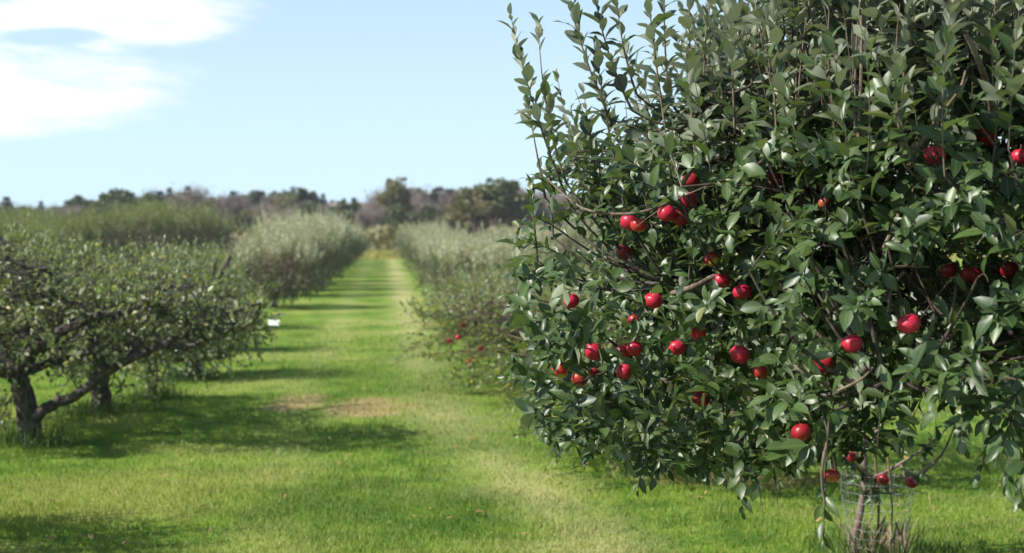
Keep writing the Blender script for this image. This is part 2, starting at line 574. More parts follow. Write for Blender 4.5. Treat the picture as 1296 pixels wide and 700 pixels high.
# ------------------------------------------------------------------ shoots -> leaves
def shoot_leaves(P, spacing, size, rng, taper=True, upness=0.35, skip=0.0, spread=0.9):
    """leaves spiralling along the polyline P; returns positions, axes, normals, sizes"""
    seg = np.linalg.norm(np.diff(P, axis=0), axis=1)
    L = seg.sum()
    n = max(3, int(L / spacing))
    s = np.linspace(skip * L, L, n) + rng.normal(size=n) * spacing * 0.25
    s = np.clip(s, 0, L)
    cum = np.concatenate([[0], np.cumsum(seg)])
    pos = np.stack([np.interp(s, cum, P[:, k]) for k in range(3)], -1)
    T = unit(np.gradient(P, axis=0))
    T = unit(np.stack([np.interp(s, cum, T[:, k]) for k in range(3)], -1))
    ref = unit(np.cross(T, np.array([0.37, -0.61, 0.2])))
    bi = np.cross(T, ref)
    ph = np.arange(n) * 2.399 + rng.random() * 6.28 + rng.normal(size=n) * 0.35
    rad = np.cos(ph)[:, None] * ref + np.sin(ph)[:, None] * bi
    t = (s / L)[:, None]
    out = spread * (1.15 - 0.75 * t) + rng.normal(size=(n, 1)) * 0.15
    axis = unit(T * (0.55 + 0.5 * t) + rad * out + rng.normal(size=(n, 3)) * 0.14)
    nrm = unit(T * (1 - upness) - rad * 0.25 + np.array([-0.25, -0.15, 0.95]) * upness * 1.6 + rng.normal(size=(n, 3)) * 0.22)
    sz = size * (0.6 + 0.65 * rng.random(n))
    if taper:
        sz *= np.clip(1.25 - 0.65 * t[:, 0] ** 2, 0.4, 1)
    return pos, axis, nrm, sz


def rosette(c, d, n, size, rng):
    d = unit(d)
    ref = unit(np.cross(d, np.array([0.5, 0.3, -0.7])))
    bi = np.cross(d, ref)
    ph = np.arange(n) * 2 * PI / n + rng.random() * 6 + rng.normal(size=n) * 0.25
    rad = np.cos(ph)[:, None] * ref + np.sin(ph)[:, None] * bi
    axis = unit(rad + d * rng.uniform(0.0, 0.7, (n, 1)) + rng.normal(size=(n, 3)) * 0.15)
    nrm = unit(d * 0.9 + np.array([-0.1, -0.1, 0.6]) + rng.normal(size=(n, 3)) * 0.25)
    pos = np.asarray(c) + rng.normal(size=(n, 3)) * 0.008
    return pos, axis, nrm, size * (0.45 + 0.75 * rng.random(n))


# ------------------------------------------------------------------ apples in the near tree (pixel, depth, look)
# look: r bright red, d dark red with crown shade put into the colour, o orange red, g red with a green-yellow side
APPLES = [
    (874, 229, 5.75, .036, 'd', 'dark red apple at the top of the hanging cluster of four, upper left crown'),
    (871, 254, 5.70, .040, 'r', 'red apple second from the top in the hanging cluster of four'),
    (844, 270, 5.62, .037, 'r', 'bright red apple leftmost in the cluster of four beside the arched bare twig'),
    (861, 275, 5.66, .039, 'd', 'darker red apple lowest in the cluster of four beside the arched bare twig'),
    (796, 281, 5.80, .037, 'r', 'red apple touching a half green apple under the arched bare twig'),
    (808, 285, 5.76, .034, 'g', 'orange and green apple touching a red one under the arched bare twig'),
    (789, 320, 5.95, .034, 'd', 'shaded red apple alone below the pair under the arched bare twig'),
    (902, 328, 5.55, .033, 'g', 'orange apple with green blotches half hidden by a leaf, above a red pair'),
    (913, 355, 5.45, .034, 'r', 'red apple left of the pair just under the orange and green one'),
    (939, 370, 5.35, .035, 'r', 'bright red apple right of the pair under the orange and green one'),
    (723, 381, 6.00, .035, 'r', 'red apple far left with a curled pale leaf against it'),
    (827, 380, 5.60, .036, 'r', 'round red apple hanging alone in the middle of the left crown'),
    (803, 404, 5.95, .030, 'd', 'small dark apple deep in the leaves left below the lone round red one'),
    (751, 445, 5.75, .038, 'r', 'big pinkish red apple in the low left cluster, uppermost of it'),
    (709, 469, 5.95, .037, 'g', 'red apple with yellow underside, leftmost of the low left cluster'),
    (733, 480, 5.92, .033, 'o', 'orange red apple at the bottom of the low left cluster'),
    (752, 470, 6.05, .028, 'd', 'dark apple behind leaves directly under the big pinkish red one'),
    (789, 445, 5.80, .033, 'd', 'dark red apple left half of the touching pair right of the big pinkish one'),
    (803, 441, 5.74, .034, 'r', 'bright red apple right half of the touching pair right of the big pinkish one'),
    (790, 470, 5.78, .034, 'r', 'red apple partly behind a leaf just below the touching pair'),
    (857, 440, 5.60, .036, 'r', 'red apple in leaves between the touching pair and the narrow looking one'),
    (884, 422, 5.52, .031, 'r', 'narrow looking red apple squeezed between leaves near crown middle'),
    (936, 449, 5.20, .037, 'r', 'deep red apple hanging under a bare twig in the lower middle crown'),
    (962, 470, 5.20, .030, 'o', 'orange red apple in shadow just right below the deep red one'),
    (888, 505, 5.50, .036, 'd', 'dark red apple low in the shade of the lower crown'),
    (1078, 435, 4.60, .034, 'r', 'glossy red apple in leaves left of the brightest big apple at right'),
    (1150, 410, 4.45, .038, 'r', 'brightest big red apple hanging from pale leaves in the right crown'),
    (1042, 460, 4.90, .036, 'd', 'dark orange red apple in deep shade left of the glossy red one'),
    (1183, 197, 4.75, .037, 'r', 'red apple alone below grey twigs in the upper right crown'),
    (1249, 173, 5.00, .036, 'd', 'dim dark apple in upper right shade near the lone red one'),
    (1291, 199, 4.75, .032, 'r', 'red apple cut by the right edge of the picture'),
    (1230, 347, 5.00, .037, 'd', 'very dark red apple right of the thick bough in shade'),
    (1201, 342, 5.10, .030, 'd', 'dark apple peeping out next to the very dark one right of the bough'),
    (1277, 341, 5.00, .034, 'd', 'dark red apple in shade at the right edge, level with the bough'),
    (979, 226, 5.60, .034, 'd', 'dim apple in the dark hollow of the upper middle crown'),
    (1043, 258, 5.40, .024, 'o', 'small orange apple in the dark hollow above the thick bough'),
    (1014, 547, 4.80, .034, 'd', 'dark red apple low down beside the hanging leafy shoot'),
    (1053, 602, 4.65, .027, 'o', 'orange red apple lowest of all on the hanging leafy shoot'),
]


def mat_apple(name, red, red2, green=None, amt=0.0, rough=0.28):
    m, t = mat_new(name)
    tc_ = t.n('ShaderNodeTexCoord')
    oi = t.n('ShaderNodeObjectInfo')
    mp = t.n('ShaderNodeMapping')
    mp.inputs['Scale'].default_value = (1, 1, 0.22)
    t.l.new(tc_.outputs['Object'], mp.inputs[0])
    t.l.new(oi.outputs['Random'], mp.inputs[1])
    streak = t.noise(mp.outputs[0], 16.0, 4, 0.6)
    c = t.mix(t.ss(streak, 0.35, 0.68), red, red2)
    dots = t.n('ShaderNodeTexVoronoi')
    dots.inputs['Scale'].default_value = 14.0
    t.l.new(tc_.outputs['Object'], dots.inputs['Vector'])
    c = t.mix(t.ss(dots.outputs['Distance'], 0.10, 0.05, 0, 0.45), c, (0.62, 0.36, 0.20))
    sp_ = t.n('ShaderNodeSeparateXYZ')
    t.l.new(tc_.outputs['Object'], sp_.inputs[0])
    if green:
        g_ = t.m('ADD', t.m('MULTIPLY', sp_.outputs[2], -0.9), t.m('MULTIPLY', sp_.outputs[0], 0.5))
        g_ = t.m('ADD', g_, t.m('MULTIPLY', t.m('SUBTRACT', t.noise(tc_.outputs['Object'], 2.2, 3), 0.5), 1.6))
        c = t.mix(t.ss(g_, 0.25, 0.75, 0, amt), c, green)
    # stalk hollow is greenish brown
    hol = t.m('MULTIPLY', t.ss(t.m('ADD', t.m('POWER', sp_.outputs[0], 2.0), t.m('POWER', sp_.outputs[1], 2.0)), 0.09, 0.0), t.ss(sp_.outputs[2], 0.2, 0.6))
    c = t.mix(t.m('MULTIPLY', hol, 0.7), c, (0.30, 0.24, 0.05))
    p = t.n('ShaderNodeBsdfPrincipled')
    t.l.new(c, p.inputs['Base Color'])
    t.put(p.inputs['Roughness'], t.m('ADD', rough, t.m('MULTIPLY', streak, 0.22)))
    p.inputs['Specular IOR Level'].default_value = 0.45
    p.inputs['Subsurface Weight'].default_value = 0.0
    out = t.n('ShaderNodeOutputMaterial')
    t.l.new(p.outputs[0], out.inputs[0])
    return m


MA = {'r': mat_apple('apple_red', (0.36, 0.006, 0.030), (0.56, 0.026, 0.062)),
      'd': mat_apple('apple_dark_shaded_red', (0.20, 0.005, 0.012), (0.34, 0.014, 0.026)),
      'o': mat_apple('apple_orange_red', (0.26, 0.008, 0.014), (0.38, 0.045, 0.024), (0.40, 0.25, 0.06), 0.4),
      'g': mat_apple('apple_part_green', (0.38, 0.012, 0.024), (0.52, 0.055, 0.035), (0.48, 0.45, 0.07), 1.0)}


def apple_mesh(seed, nu=20, nv=13):
    """lathed apple of radius 1 with stalk hollow, calyx dimple and slight five-lobing"""
    r = np.random.default_rng(seed)
    lob, ph, tall = r.uniform(0.03, 0.07), r.uniform(0, 6), r.uniform(0.82, 0.96)
    V = []
    for a in range(nv):
        f = PI * a / (nv - 1)
        for b in range(nu):
            th = 2 * PI * b / nu
            rad = math.sin(f) ** 0.86
            z = math.cos(f) * tall
            z -= 0.50 * math.exp(-(rad / 0.34) ** 2) * (1 if f < PI / 2 else 0)
            z += 0.28 * math.exp(-(rad / 0.26) ** 2) * (1 if f > PI / 2 else 0)
            low = max(0, -z)
            rad *= (1.0 - 0.13 * low - 0.02 * z) * (1 + lob * math.cos(5 * th + ph) * (0.3 + low) + 0.02 * math.cos(th * 2 + ph))
            V.append((rad * math.cos(th), rad * math.sin(th), z + .09 * rad * math.cos(th + ph)))
    F = [(a * nu + b, (a + 1) * nu + b, (a + 1) * nu + (b + 1) % nu, a * nu + (b + 1) % nu) for a in range(nv - 1) for b in range(nu)]
    return mesh_np('apple_flesh', np.array(V), np.array(F))


def make_stalk(seed):
    r = np.random.default_rng(seed)
    tb = Tubes()
    bx, by = r.uniform(-.3, .3, 2)
    tb.add(bez(np.array([0, 0, .32]), np.array([0, 0, .9]), np.array([bx, by, 1.35]), 6), np.array([.05, .04, .035, .035, .045, .07]), 5)
    V = np.concatenate(tb.V)
    return mesh_np('apple_stalk', V, np.concatenate(tb.F))


def make_calyx():
    V, F = [], []
    for k in range(5):
        a = 2 * PI * k / 5
        n = len(V)
        V += [(.05 * math.cos(a - .6), .05 * math.sin(a - .6), -.66), (.05 * math.cos(a + .6), .05 * math.sin(a + .6), -.66),
              (.17 * math.cos(a + .1), .17 * math.sin(a + .1), -.94)]
        F.append((n, n + 1, n + 2))
    return mesh_np('apple_calyx', np.array(V), np.array(F), smooth=False)


A_MESH = {(k, s): None for k in MA for s in range(3)}
A_BASE = [apple_mesh(11 + s) for s in range(3)]
for k in MA:
    for s in range(3):
        me_ = A_BASE[s].copy()
        me_.name = 'apple_flesh'
        me_.materials.append(MA[k])
        A_MESH[(k, s)] = me_
for me_ in A_BASE:
    bpy.data.meshes.remove(me_)
STALK = [make_stalk(5), make_stalk(6)]
for s_ in STALK:
    s_.materials.append(M_TWIG)
CALYX = make_calyx()
CALYX.materials.append(M_BARK)
ra = random.Random(5)


def apple(p, rad, look, label, group):
    e = empty('apple', p)
    e.rotation_euler = (ra.uniform(-.45, .45), ra.uniform(-.45, .45), ra.uniform(0, 6.28))
    e.scale = (rad, rad, rad)
    tag(e, label, 'apple', group)
    link('flesh', A_MESH[(look, ra.randrange(3))], None, e)
    link('stalk', STALK[ra.randrange(2)], None, e)
    link('calyx', CALYX, None, e)
    return e


# ------------------------------------------------------------------ the near apple tree
def near_tree():
    rng = np.random.default_rng(21)
    T0 = np.array([2.68, 6.45, 0.0])
    root = empty('apple_tree', T0)
    tag(root, 'large apple tree in sharp focus filling the right side, heavy with red apples', 'tree')
    C = np.array([2.45, 6.35, 2.05])
    # trunk
    tb = Tubes()
    tp = spline([(2.70, 6.45, -.12), (2.69, 6.44, .15), (2.63, 6.42, .5), (2.47, 6.38, .85), (2.32, 6.33, 1.12)], 16)
    tb.add(tp, np.interp(np.linspace(0, 1, 16), [0, .12, .4, 1], [.165, .14, .12, .11]), 12, .04, rng)
    tb.build('trunk', M_BARK, root, T0)
    # scaffold limbs
    limbs = [
        [(2.34, 6.34, 1.05), (2.0, 6.05, 1.40), (1.66, 5.75, 1.63), (1.50, 5.62, 1.80), (1.36, 5.60, 1.855), (1.17, 5.60, 1.79), (0.90, 5.68, 1.73), (0.66, 5.85, 1.70)],
        [(2.34, 6.34, 1.10), (2.1, 6.5, 1.5), (1.5, 6.9, 1.75), (1.0, 7.1, 2.0), (0.7, 7.1, 2.3)],
        [(2.34, 6.34, 1.12), (2.3, 6.0, 1.6), (2.1, 5.4, 2.0), (1.9, 4.9, 2.4), (1.85, 4.6, 2.8)],
        [(2.34, 6.34, 1.12), (2.2, 6.1, 1.9), (1.8, 5.9, 2.5), (1.3, 5.7, 3.0), (1.1, 5.6, 3.4)],
        [(2.34, 6.34, 1.12), (2.5, 6.4, 2.0), (2.6, 6.4, 2.8), (2.6, 6.3, 3.4)],
        [(2.34, 6.34, 1.10), (2.9, 6.0, 1.6), (3.5, 5.6, 1.9), (4.1, 5.3, 2.3)],
        [(2.34, 6.34, 1.10), (2.8, 6.9, 1.6), (3.2, 7.5, 2.0), (3.5, 8.0, 2.5)],
        [(2.34, 6.34, 1.10), (2.1, 7.0, 1.6), (1.6, 7.6, 1.9), (1.2, 8.0, 2.4)],
        [(2.34, 6.34, 1.00), (2.2, 5.8, 1.35), (1.9, 5.2, 1.5), (1.5, 4.75, 1.5), (1.15, 4.55, 1.4)],
        [(2.34, 6.34, 1.05), (1.9, 6.35, 1.35), (1.3, 6.4, 1.5), (0.75, 6.35, 1.45), (0.4, 6.3, 1.2)],
        [(2.34, 6.34, 1.10), (3.0, 5.8, 1.5), (3.1, 5.0, 1.9), (2.9, 4.5, 2.3)],
        [(2.1, 5.4, 2.0), (1.6, 5.1, 2.3), (1.1, 5.0, 2.4)],
        [(1.8, 5.9, 2.5), (1.4, 5.1, 2.7), (1.2, 4.8, 3.0)],
        [(2.1, 5.4, 2.0), (2.4, 4.9, 2.1), (2.5, 4.5, 2.1)],
        [(1.5, 6.7, 1.75), (1.0, 6.0, 2.2), (0.7, 5.5, 2.5)],
        [(2.1, 5.6, 1.5), (1.8, 4.9, 1.8), (1.7, 4.5, 1.9)],
    ]
    LP, LI, tubes = [], [], []
    for li, L in enumerate(limbs):
        P = spline(L, 26)
        P[2:-1] += rng.normal(size=(23, 3)) * 0.012
        tb = Tubes()
        tb.add(P, np.interp(np.linspace(0, 1, 26), [0, .1, .6, 1], [.070, .034, .014, .005] if li == 1 else [.070, .050, .030, .008] if 0 < li < 11 else [.026, .024, .018, .007] if li else [.075, .058, .044, .007]), 8, .05, rng)
        tubes.append(tb)
        LP.append(P[4:])
        LI.append(np.full(len(P) - 4, li))
    LP, LI = np.concatenate(LP), np.concatenate(LI)

    acc = []

    stems = Tubes()

    def twig_to(p, d, leaf_from=0.25, n=7, r0=.0075):
        """thin branch from the nearest limb to the shoot base p"""
        dist = np.linalg.norm(LP - p, axis=1) + 0.5 * np.maximum(0, LP[:, 2] - p[2] + 0.05)
        k = int(np.argmin(dist))
        a = LP[k]
        mid = (a + p) / 2 + np.array([0, 0, -0.06]) - np.asarray(d) * 0.15 * dist[k]
        P = bez(a, mid, p, n)
        rr = r0 + 0.004 * min(dist[k], 1.2)
        tubes[LI[k]].add(P, np.linspace(rr, .004, n), 5)
        L = dist[k]
        for _ in range(int(L / 0.085)):       # spur rosettes on the twig
            t = rng.uniform(0.25, 1)
            q = P[int(t * (n - 1))] + rng.normal(size=3) * 0.015
            u = unit(rng.normal(size=3) + np.array([-.15, -.3, .5]))
            acc.append(rosette(q + u * .03, u, rng.integers(5, 8), .066, rng))
        return k

    def shoot(p, d, L, spacing=.028, size=.080, bend=None, upness=0.35, skip=0.05, r=.0042, curve=.12, spread=.9, connect=True):
        d = unit(np.asarray(d, float))
        bend = np.zeros(3) if bend is None else np.asarray(bend, float)
        e = p + d * L
        side = unit(rng.normal(size=3))
        P = bez(p, p + d * L * .5 - bend * L * .5 + side * L * curve * .3, e + bend * L * .5, 8)
        k = twig_to(p, d) if connect else 0
        (stems if p[2] > 2.05 else tubes[LI[k]]).add(P, np.linspace(r, .0013, 8), 4)
        acc.append(shoot_leaves(P, spacing, size, rng, upness=upness, skip=skip, spread=spread))
        return P

    # the crown: shoots over an uneven ellipsoid
    def radius(u):
        a = math.atan2(u[1], u[0])
        h = u[2]
        s = 1 + .07 * math.sin(3 * a + 1.1) + .06 * math.sin(5 * a + 2 * h + .4) + .06 * math.sin(7 * h + 2 * a)
        return s

    NS = 3500
    for _ in range(NS):
        u = unit(rng.normal(size=3))
        if u[2] < -.75 or (u[1] > .35 and rng.random() < .5) or (u[0] > .75 and rng.random() < .5):
            continue
        k = rng.uniform(.45, 1.0) ** .6
        rv = 1.22 if u[2] > 0 else 1.10
        q = C + u * np.array([2.32, 2.15, rv]) * radius(u) * k
        h = q[2]
        if h > 2.3 and q[0] < .95 and rng.random() < .8:
            continue
        if h < .95 + .3 * max(0, min(1, (q[0] - .9) / .5)) * (q[1] < 6):
            continue
        if h > 2.25:
            d = u * .45 + np.array([-.05, -.05, 1.0]) + rng.normal(size=3) * .22
            shoot(q - np.array([0, 0, .25]), d, rng.uniform(.3, .6), upness=.18, size=.098, curve=.25)
        elif h > 1.5:
            d = u * .8 + np.array([0, -.1, .45]) + rng.normal(size=3) * .45
            shoot(q - unit(d) * .2, d, rng.uniform(.2, .4), bend=(0, 0, -.15), upness=.5, size=.084)
        else:
            d = u * .6 + np.array([0, 0, -.3]) + rng.normal(size=3) * .35
            shoot(q - unit(d) * .2, d, rng.uniform(.18, .34), bend=(0, 0, -.35), upness=.55, size=.078)

    # spur rosettes filling the crown
    for _ in range(4200):
        u = unit(rng.normal(size=3))
        if u[2] < -.8 or (u[1] > .4 and rng.random() < .5):
            continue
        q = C + u * np.array([2.25, 2.1, 1.15 if u[2] > 0 else 1.0]) * radius(u) * rng.uniform(.35, .97) ** .7
        if q[2] < .98 + .3 * max(0, min(1, (q[0] - .9) / .5)) * (q[1] < 6) or q[2] > 2.9 or (q[2] > 2.25 and q[0] < .9):
            continue
        acc.append(rosette(q, unit(u * .6 + np.array([-.1, -.1, .6]) + rng.normal(size=3) * .4), rng.integers(5, 9), .078, rng))

    for _ in range(620):
        dd_ = rng.uniform(5.0, 6.5)
        px_ = rng.uniform(650, 1010)
        lo = np.interp(px_, [650, 700, 760, 830, 900, 1010], [480, 560, 565, 600, 590, 600])
        q = at(px_, lo - 230 * rng.random() ** 1.3, dd_)
        acc.append(rosette(q, unit(np.array([-.2, -.3, .5]) + rng.normal(size=3) * .6), rng.integers(5, 9), .074, rng))
    # tall upright water sprouts seen against the sky (base pixel, tip pixel, depth)
    for (bx, by, tx, ty, d_, sz) in (
            (722, 262, 640, 22, 5.9, .072), (716, 230, 676, 28, 6.0, .068), (700, 300, 690, 120, 6.0, .07),
            (772, 150, 712, -12, 5.8, .076), (800, 140, 745, -30, 5.8, .074), (806, 120, 776, -15, 5.9, .070),
            (790, 260, 748, 60, 5.8, .070), (760, 260, 735, 120, 6.1, .070), (842, 160, 812, -40, 5.6, .074), (848, 130, 838, -50, 5.9, .07),
            (880, 200, 868, -30, 5.5, .074), (892, 140, 905, -50, 5.6, .074), (930, 170, 915, -50, 5.4, .074), (950, 120, 960, -60, 5.5, .072),
            (985, 190, 975, -50, 5.2, .074), (1010, 150, 1030, -50, 5.3, .074), (1085, 190, 1092, -60, 4.9, .078), (1060, 170, 1050, -40, 5.0, .076),
            (1140, 190, 1150, -60, 4.9, .078), (1200, 150, 1210, -60, 4.8, .078), (680, 330, 668, 235, 6.1, .068), (690, 250, 664, 130, 6.1, .07),
            (1260, 160, 1245, -60, 4.9, .078), (1180, 120, 1168, -60, 5.1, .078)):
        p, e = at(bx, by, d_), at(tx, ty, d_ - .05)
        L = np.linalg.norm(e - p)
        shoot(p, (e - p) / L, L, spacing=.022, size=sz * 1.38, bend=(.05, 0, .02), upness=.12, r=.006, curve=.2, spread=.8)
    # left flank, leaning out over the lane
    for (bx, by, tx, ty, d_) in ((740, 400, 640, 368, 6.0), (735, 420, 628, 398, 5.95), (740, 440, 634, 436, 5.95), (735, 460, 640, 470, 5.95),
                                 (750, 360, 652, 335, 6.05), (745, 480, 655, 500, 5.9), (760, 500, 690, 545, 5.85), (770, 520, 702, 575, 5.8),
                                 (790, 520, 735, 585, 5.7), (820, 540, 808, 615, 5.5), (845, 540, 830, 600, 5.5), (870, 530, 850, 580, 5.6),
                                 (720, 330, 660, 300, 6.1), (720, 300, 672, 268, 6.1), (770, 470, 690, 500, 5.8), (780, 490, 720, 530, 5.8),
                                 (930, 560, 940, 640, 5.0), (950, 560, 966, 645, 4.95), (915, 550, 918, 610, 5.1), (975, 560, 985, 640, 4.9), (900, 540, 890, 600, 5.3),
                                 (1050, 520, 1042, 675, 4.55), (1035, 500, 1060, 600, 4.6), (1065, 520, 1100, 560, 4.6),
                                 (1260, 480, 1215, 545, 4.3), (1285, 520, 1262, 575, 4.2), (1300, 540, 1290, 630, 4.15), (1240, 470, 1180, 505, 4.3), (1310, 480, 1250, 530, 4.2), (1120, 470, 1110, 560, 4.5), (1150, 470, 1150, 545, 4.6), (1090, 500, 1095, 590, 4.6), (1180, 480, 1185, 540, 4.5), (1210, 470, 1220, 560, 4.4), (1290, 480, 1275, 610, 4.3), (1300, 450, 1240, 590, 4.4), (1020, 500, 1010, 590, 4.8), (1075, 490, 1075, 560, 4.7), (1240, 450, 1250, 560, 4.5)):
        p, e = at(bx, by, d_ + .12), at(tx, ty, d_)
        L = np.linalg.norm(e - p)
        shoot(p, (e - p) / L, L, spacing=.022, size=.076, bend=(0, 0, -.12), upness=.55, spread=.95)

    for _ in range(190):
        q = at(rng.uniform(985, 1150), rng.uniform(440, 575), rng.uniform(4.5, 5.4))
        acc.append(rosette(q, unit(np.array([-.2, -.3, .4]) + rng.normal(size=3) * .6), rng.integers(5, 8), .080, rng))

    # bare twigs that the photograph shows clearly
    feature_pts = []
    for pts, r0, r1 in (
            ([(692, 226, 5.75), (718, 250, 5.65), (738, 264, 5.55), (762, 270, 5.5), (795, 271, 5.47), (822, 266, 5.47), (842, 258, 5.5), (858, 240, 5.5), (868, 226, 5.5), (878, 208, 5.5), (884, 185, 5.55)], .004, .0095),
            ([(1222, 42, 4.55), (1238, 75, 4.6), (1250, 108, 4.7), (1256, 140, 4.8)], .009, .012),
            ([(998, 456, 4.75), (1016, 472, 4.72), (1037, 488, 4.75)], .006, .0045),
            ([(1143, 345, 4.7), (1128, 365, 4.65), (1124, 395, 4.6)], .0065, .004),
            ([(1128, 338, 4.6), (1150, 337, 4.6), (1176, 338, 4.65)], .004, .004),
            ([(1118, 315, 4.7), (1130, 290, 4.75), (1142, 262, 4.9)], .008, .009),
            ([(1150, 210, 4.6), (1172, 170, 4.62), (1195, 140, 4.62), (1215, 112, 4.65), (1222, 90, 4.7)], .007, .004),
            ([(980, 262, 5.2), (1000, 275, 5.2), (1020, 280, 5.2)], .005, .004),
            ([(1060, 495, 4.45), (1090, 480, 4.42), (1105, 465, 4.42)], .005, .004),
            ([(1046, 560, 4.5), (1040, 600, 4.48), (1044, 640, 4.5)], .006, .004),
            ([(850, 372, 5.45), (880, 362, 5.4), (905, 350, 5.45)], .010, .013),
            ([(1090, 20, 4.9), (1090, 90, 4.85), (1086, 180, 4.85)], .005, .007)):
        P = spline([at(*q) for q in pts], 16)
        feat = Tubes()
        feat.add(P, np.linspace(r0, r1, 16), 6, .05, rng)
        feat.build('twig', M_TWIG, root, T0)
        feature_pts.append(P)
    stems.build('shoot_stems', M_TWIG, root, T0)['kind'] = 'stuff'
    for li, tb in enumerate(tubes):
        tb.build('branch', M_BARK if li == 0 else M_BRANCH, root, T0)
    # leaves on the arched twig
    for P in feature_pts[:1]:
        for k in range(0, 7):
            acc.append(rosette(P[k * 2], unit(rng.normal(size=3) * .4 + np.array([0, -.3, 1])), 4, .055, rng))
    # pale leaf rosettes that face the sun at the front of the crown
    for (x, y, d_) in ((1090, 380, 4.4), (1150, 388, 4.4), (1100, 400, 4.45), (1020, 430, 4.7), (1200, 470, 4.2), (1080, 470, 4.35), (890, 300, 5.3), (905, 320, 5.25),
                       (1050, 300, 4.9), (990, 330, 5.0), (1250, 290, 4.3), (1280, 320, 4.25), (1200, 260, 4.4), (970, 350, 5.1), (860, 380, 5.4), (900, 395, 5.3), (1270, 400, 4.2), (1290, 380, 4.2),
                       (1150, 470, 4.3), (1210, 440, 4.25), (1120, 500, 4.35), (1010, 390, 4.8), (990, 510, 4.8), (940, 520, 5.0), (1160, 290, 4.4), (1230, 250, 4.4)):
        for _ in range(2):
            acc.append(rosette(at(x + rng.normal() * 8, y + rng.normal() * 8, d_), unit(np.array([-.3, -.7, .6]) + rng.normal(size=3) * .3), 7, .080, rng))

    pos = np.concatenate([a[0] for a in acc])
    axis = np.concatenate([a[1] for a in acc])
    nrm = np.concatenate([a[2] for a in acc])
    size = np.concatenate([a[3] for a in acc])
    # trim: nothing below the skirt of the crown, room round each apple and each bare twig
    keep = pos[:, 2] > .80
    mid = pos + axis * size[:, None] * .5
    size = size * .99
    lucky = rng.random(len(pos)) > .04
    for a in APPLES:
        c = at(a[0], a[1], a[2])
        for off, rad in ((.03, a[3] * 1.1), (0, a[3] * 1.35), (-.055, a[3] * 1.25), (-.11, a[3] * 1.25), (-.17, a[3] * 1.15), (-.24, a[3] * 1.1), (-.31, a[3] * 1.1), (-.38, a[3] * 1.1), (-.46, a[3] * 1.1), (-.55, a[3] * 1.1), (-.63, a[3] * 1.1), (-.71, a[3] * 1.1), (-.79, a[3] * 1.1), (-.87, a[3] * 1.1), (-.95, a[3] * 1.1), (-1.03, a[3] * 1.1)):
            cc = c + unit(c - np.array([0, 0, CAM_H])) * off
            for pt in (mid, pos + axis * size[:, None] * .9, pos + axis * size[:, None] * .2):
                inside = np.linalg.norm(pt - cc, axis=1) < rad
                if a[4] != 'r' and off < -.12:
                    inside &= lucky
                keep &= ~inside
    for j, P in enumerate(feature_pts):
        for q in P[::2]:
            for off in (0, -.08, -.16, -.26):
                cc = q + unit(q - np.array([0, 0, CAM_H])) * off
                keep &= (np.linalg.norm(mid - cc, axis=1) > .030) | (rng.random(len(mid)) < .25)
    # leaf clumps with shaded pockets between them
    ck = np.sin(9.5 * mid[:, 0] + 2.1 * np.sin(4 * mid[:, 2])) * np.sin(9 * mid[:, 1] + 1.0) * np.sin(10 * mid[:, 2] + 2 * np.sin(5 * mid[:, 0])) + .5 * np.sin(4.2 * mid[:, 0] + 3) * np.sin(5.1 * mid[:, 2] + 1.5 * mid[:, 1])
    keep &= (ck < .33) | (rng.random(len(mid)) < .22) | (mid[:, 2] > 2.7)
    # the dark hollow in which the thick bough shows
    for (x, y, d_, r_) in ((1065, 318, 5.25, .15), (1110, 320, 5.1, .13), (1140, 345, 5.1, .15), (1180, 370, 5.0, .14), (1000, 250, 5.3, .14), (1150, 370, 4.8, .1), (1050, 320, 4.95, .08), (1085, 315, 4.9, .08)):
        keep &= np.linalg.norm(mid - at(x, y, d_), axis=1) > r_
    for (x, y, d0, r_) in ((1050, 322, 5.45, .085), (1085, 314, 5.45, .09), (1110, 318, 5.4, .085), (1145, 350, 5.4, .10), (1180, 362, 5.4, .08), (1005, 250, 5.5, .08), (1045, 262, 5.4, .07), (1245, 345, 5.3, .09), (1160, 380, 5.3, .07)):
        for k in range(13):
            keep &= (np.linalg.norm(mid - at(x, y, d0 - k * .11), axis=1) > r_ * (.95 if k < 6 else .7)) | (rng.random(len(mid)) < .07)
    pos, axis, nrm, size = pos[keep], axis[keep], nrm[keep], size[keep]
    which = rng.integers(0, 6, len(pos))
    # the 300 leaves that show largest become parts of their own
    px, py = project(pos)
    dep = pos[:, 1]
    X, Y, Z = frames(axis, nrm)
    vd = unit(pos - np.array([0, 0, CAM_H]))
    area = np.abs((Z * vd).sum(1)) * size ** 2 / dep ** 2
    cell = (np.floor(px / 12).astype(int) * 1000 + np.floor(py / 12).astype(int))
    ok = (px > 5) & (px < 1290) & (py > 5) & (py < 695)
    order = np.argsort(dep)
    seen, cand = set(), []
    for q in order:
        if not ok[q]:
            continue
        c = cell[q]
        if c not in seen:
            cand.append(q)
            seen.add(c)
    cand = np.array(cand)
    top = cand[np.argsort(-area[cand])[:300]]
    # the downy grey-green leaves of this year's shoots grow towards the top
    young = rng.random(len(pos)) < np.clip((pos[:, 2] - 2.0 - .12 * np.maximum(0, pos[:, 0])) / .55, 0, .9)
    meshes = []
    for mt in (M_NEAR, M_SPROUT):
        for t in LEAF:
            me = mesh_np('leaf', t[0], t[1], t[2])
            me.materials.append(mt)
            meshes.append(me)
    for q in top:
        o = bpy.data.objects.new('leaf', meshes[which[q] + 6 * int(young[q])])
        COL.objects.link(o)
        o.parent = root
        p = pos[q] - T0
        R = Matrix(((X[q][0], Y[q][0], Z[q][0], 0), (X[q][1], Y[q][1], Z[q][1], 0), (X[q][2], Y[q][2], Z[q][2], 0), (0, 0, 0, 1)))
        o.matrix_basis = Matrix.Translation(Vector(p)) @ R @ Matrix.Scale(size[q], 4)
    rest = np.ones(len(pos), bool)
    rest[top] = False
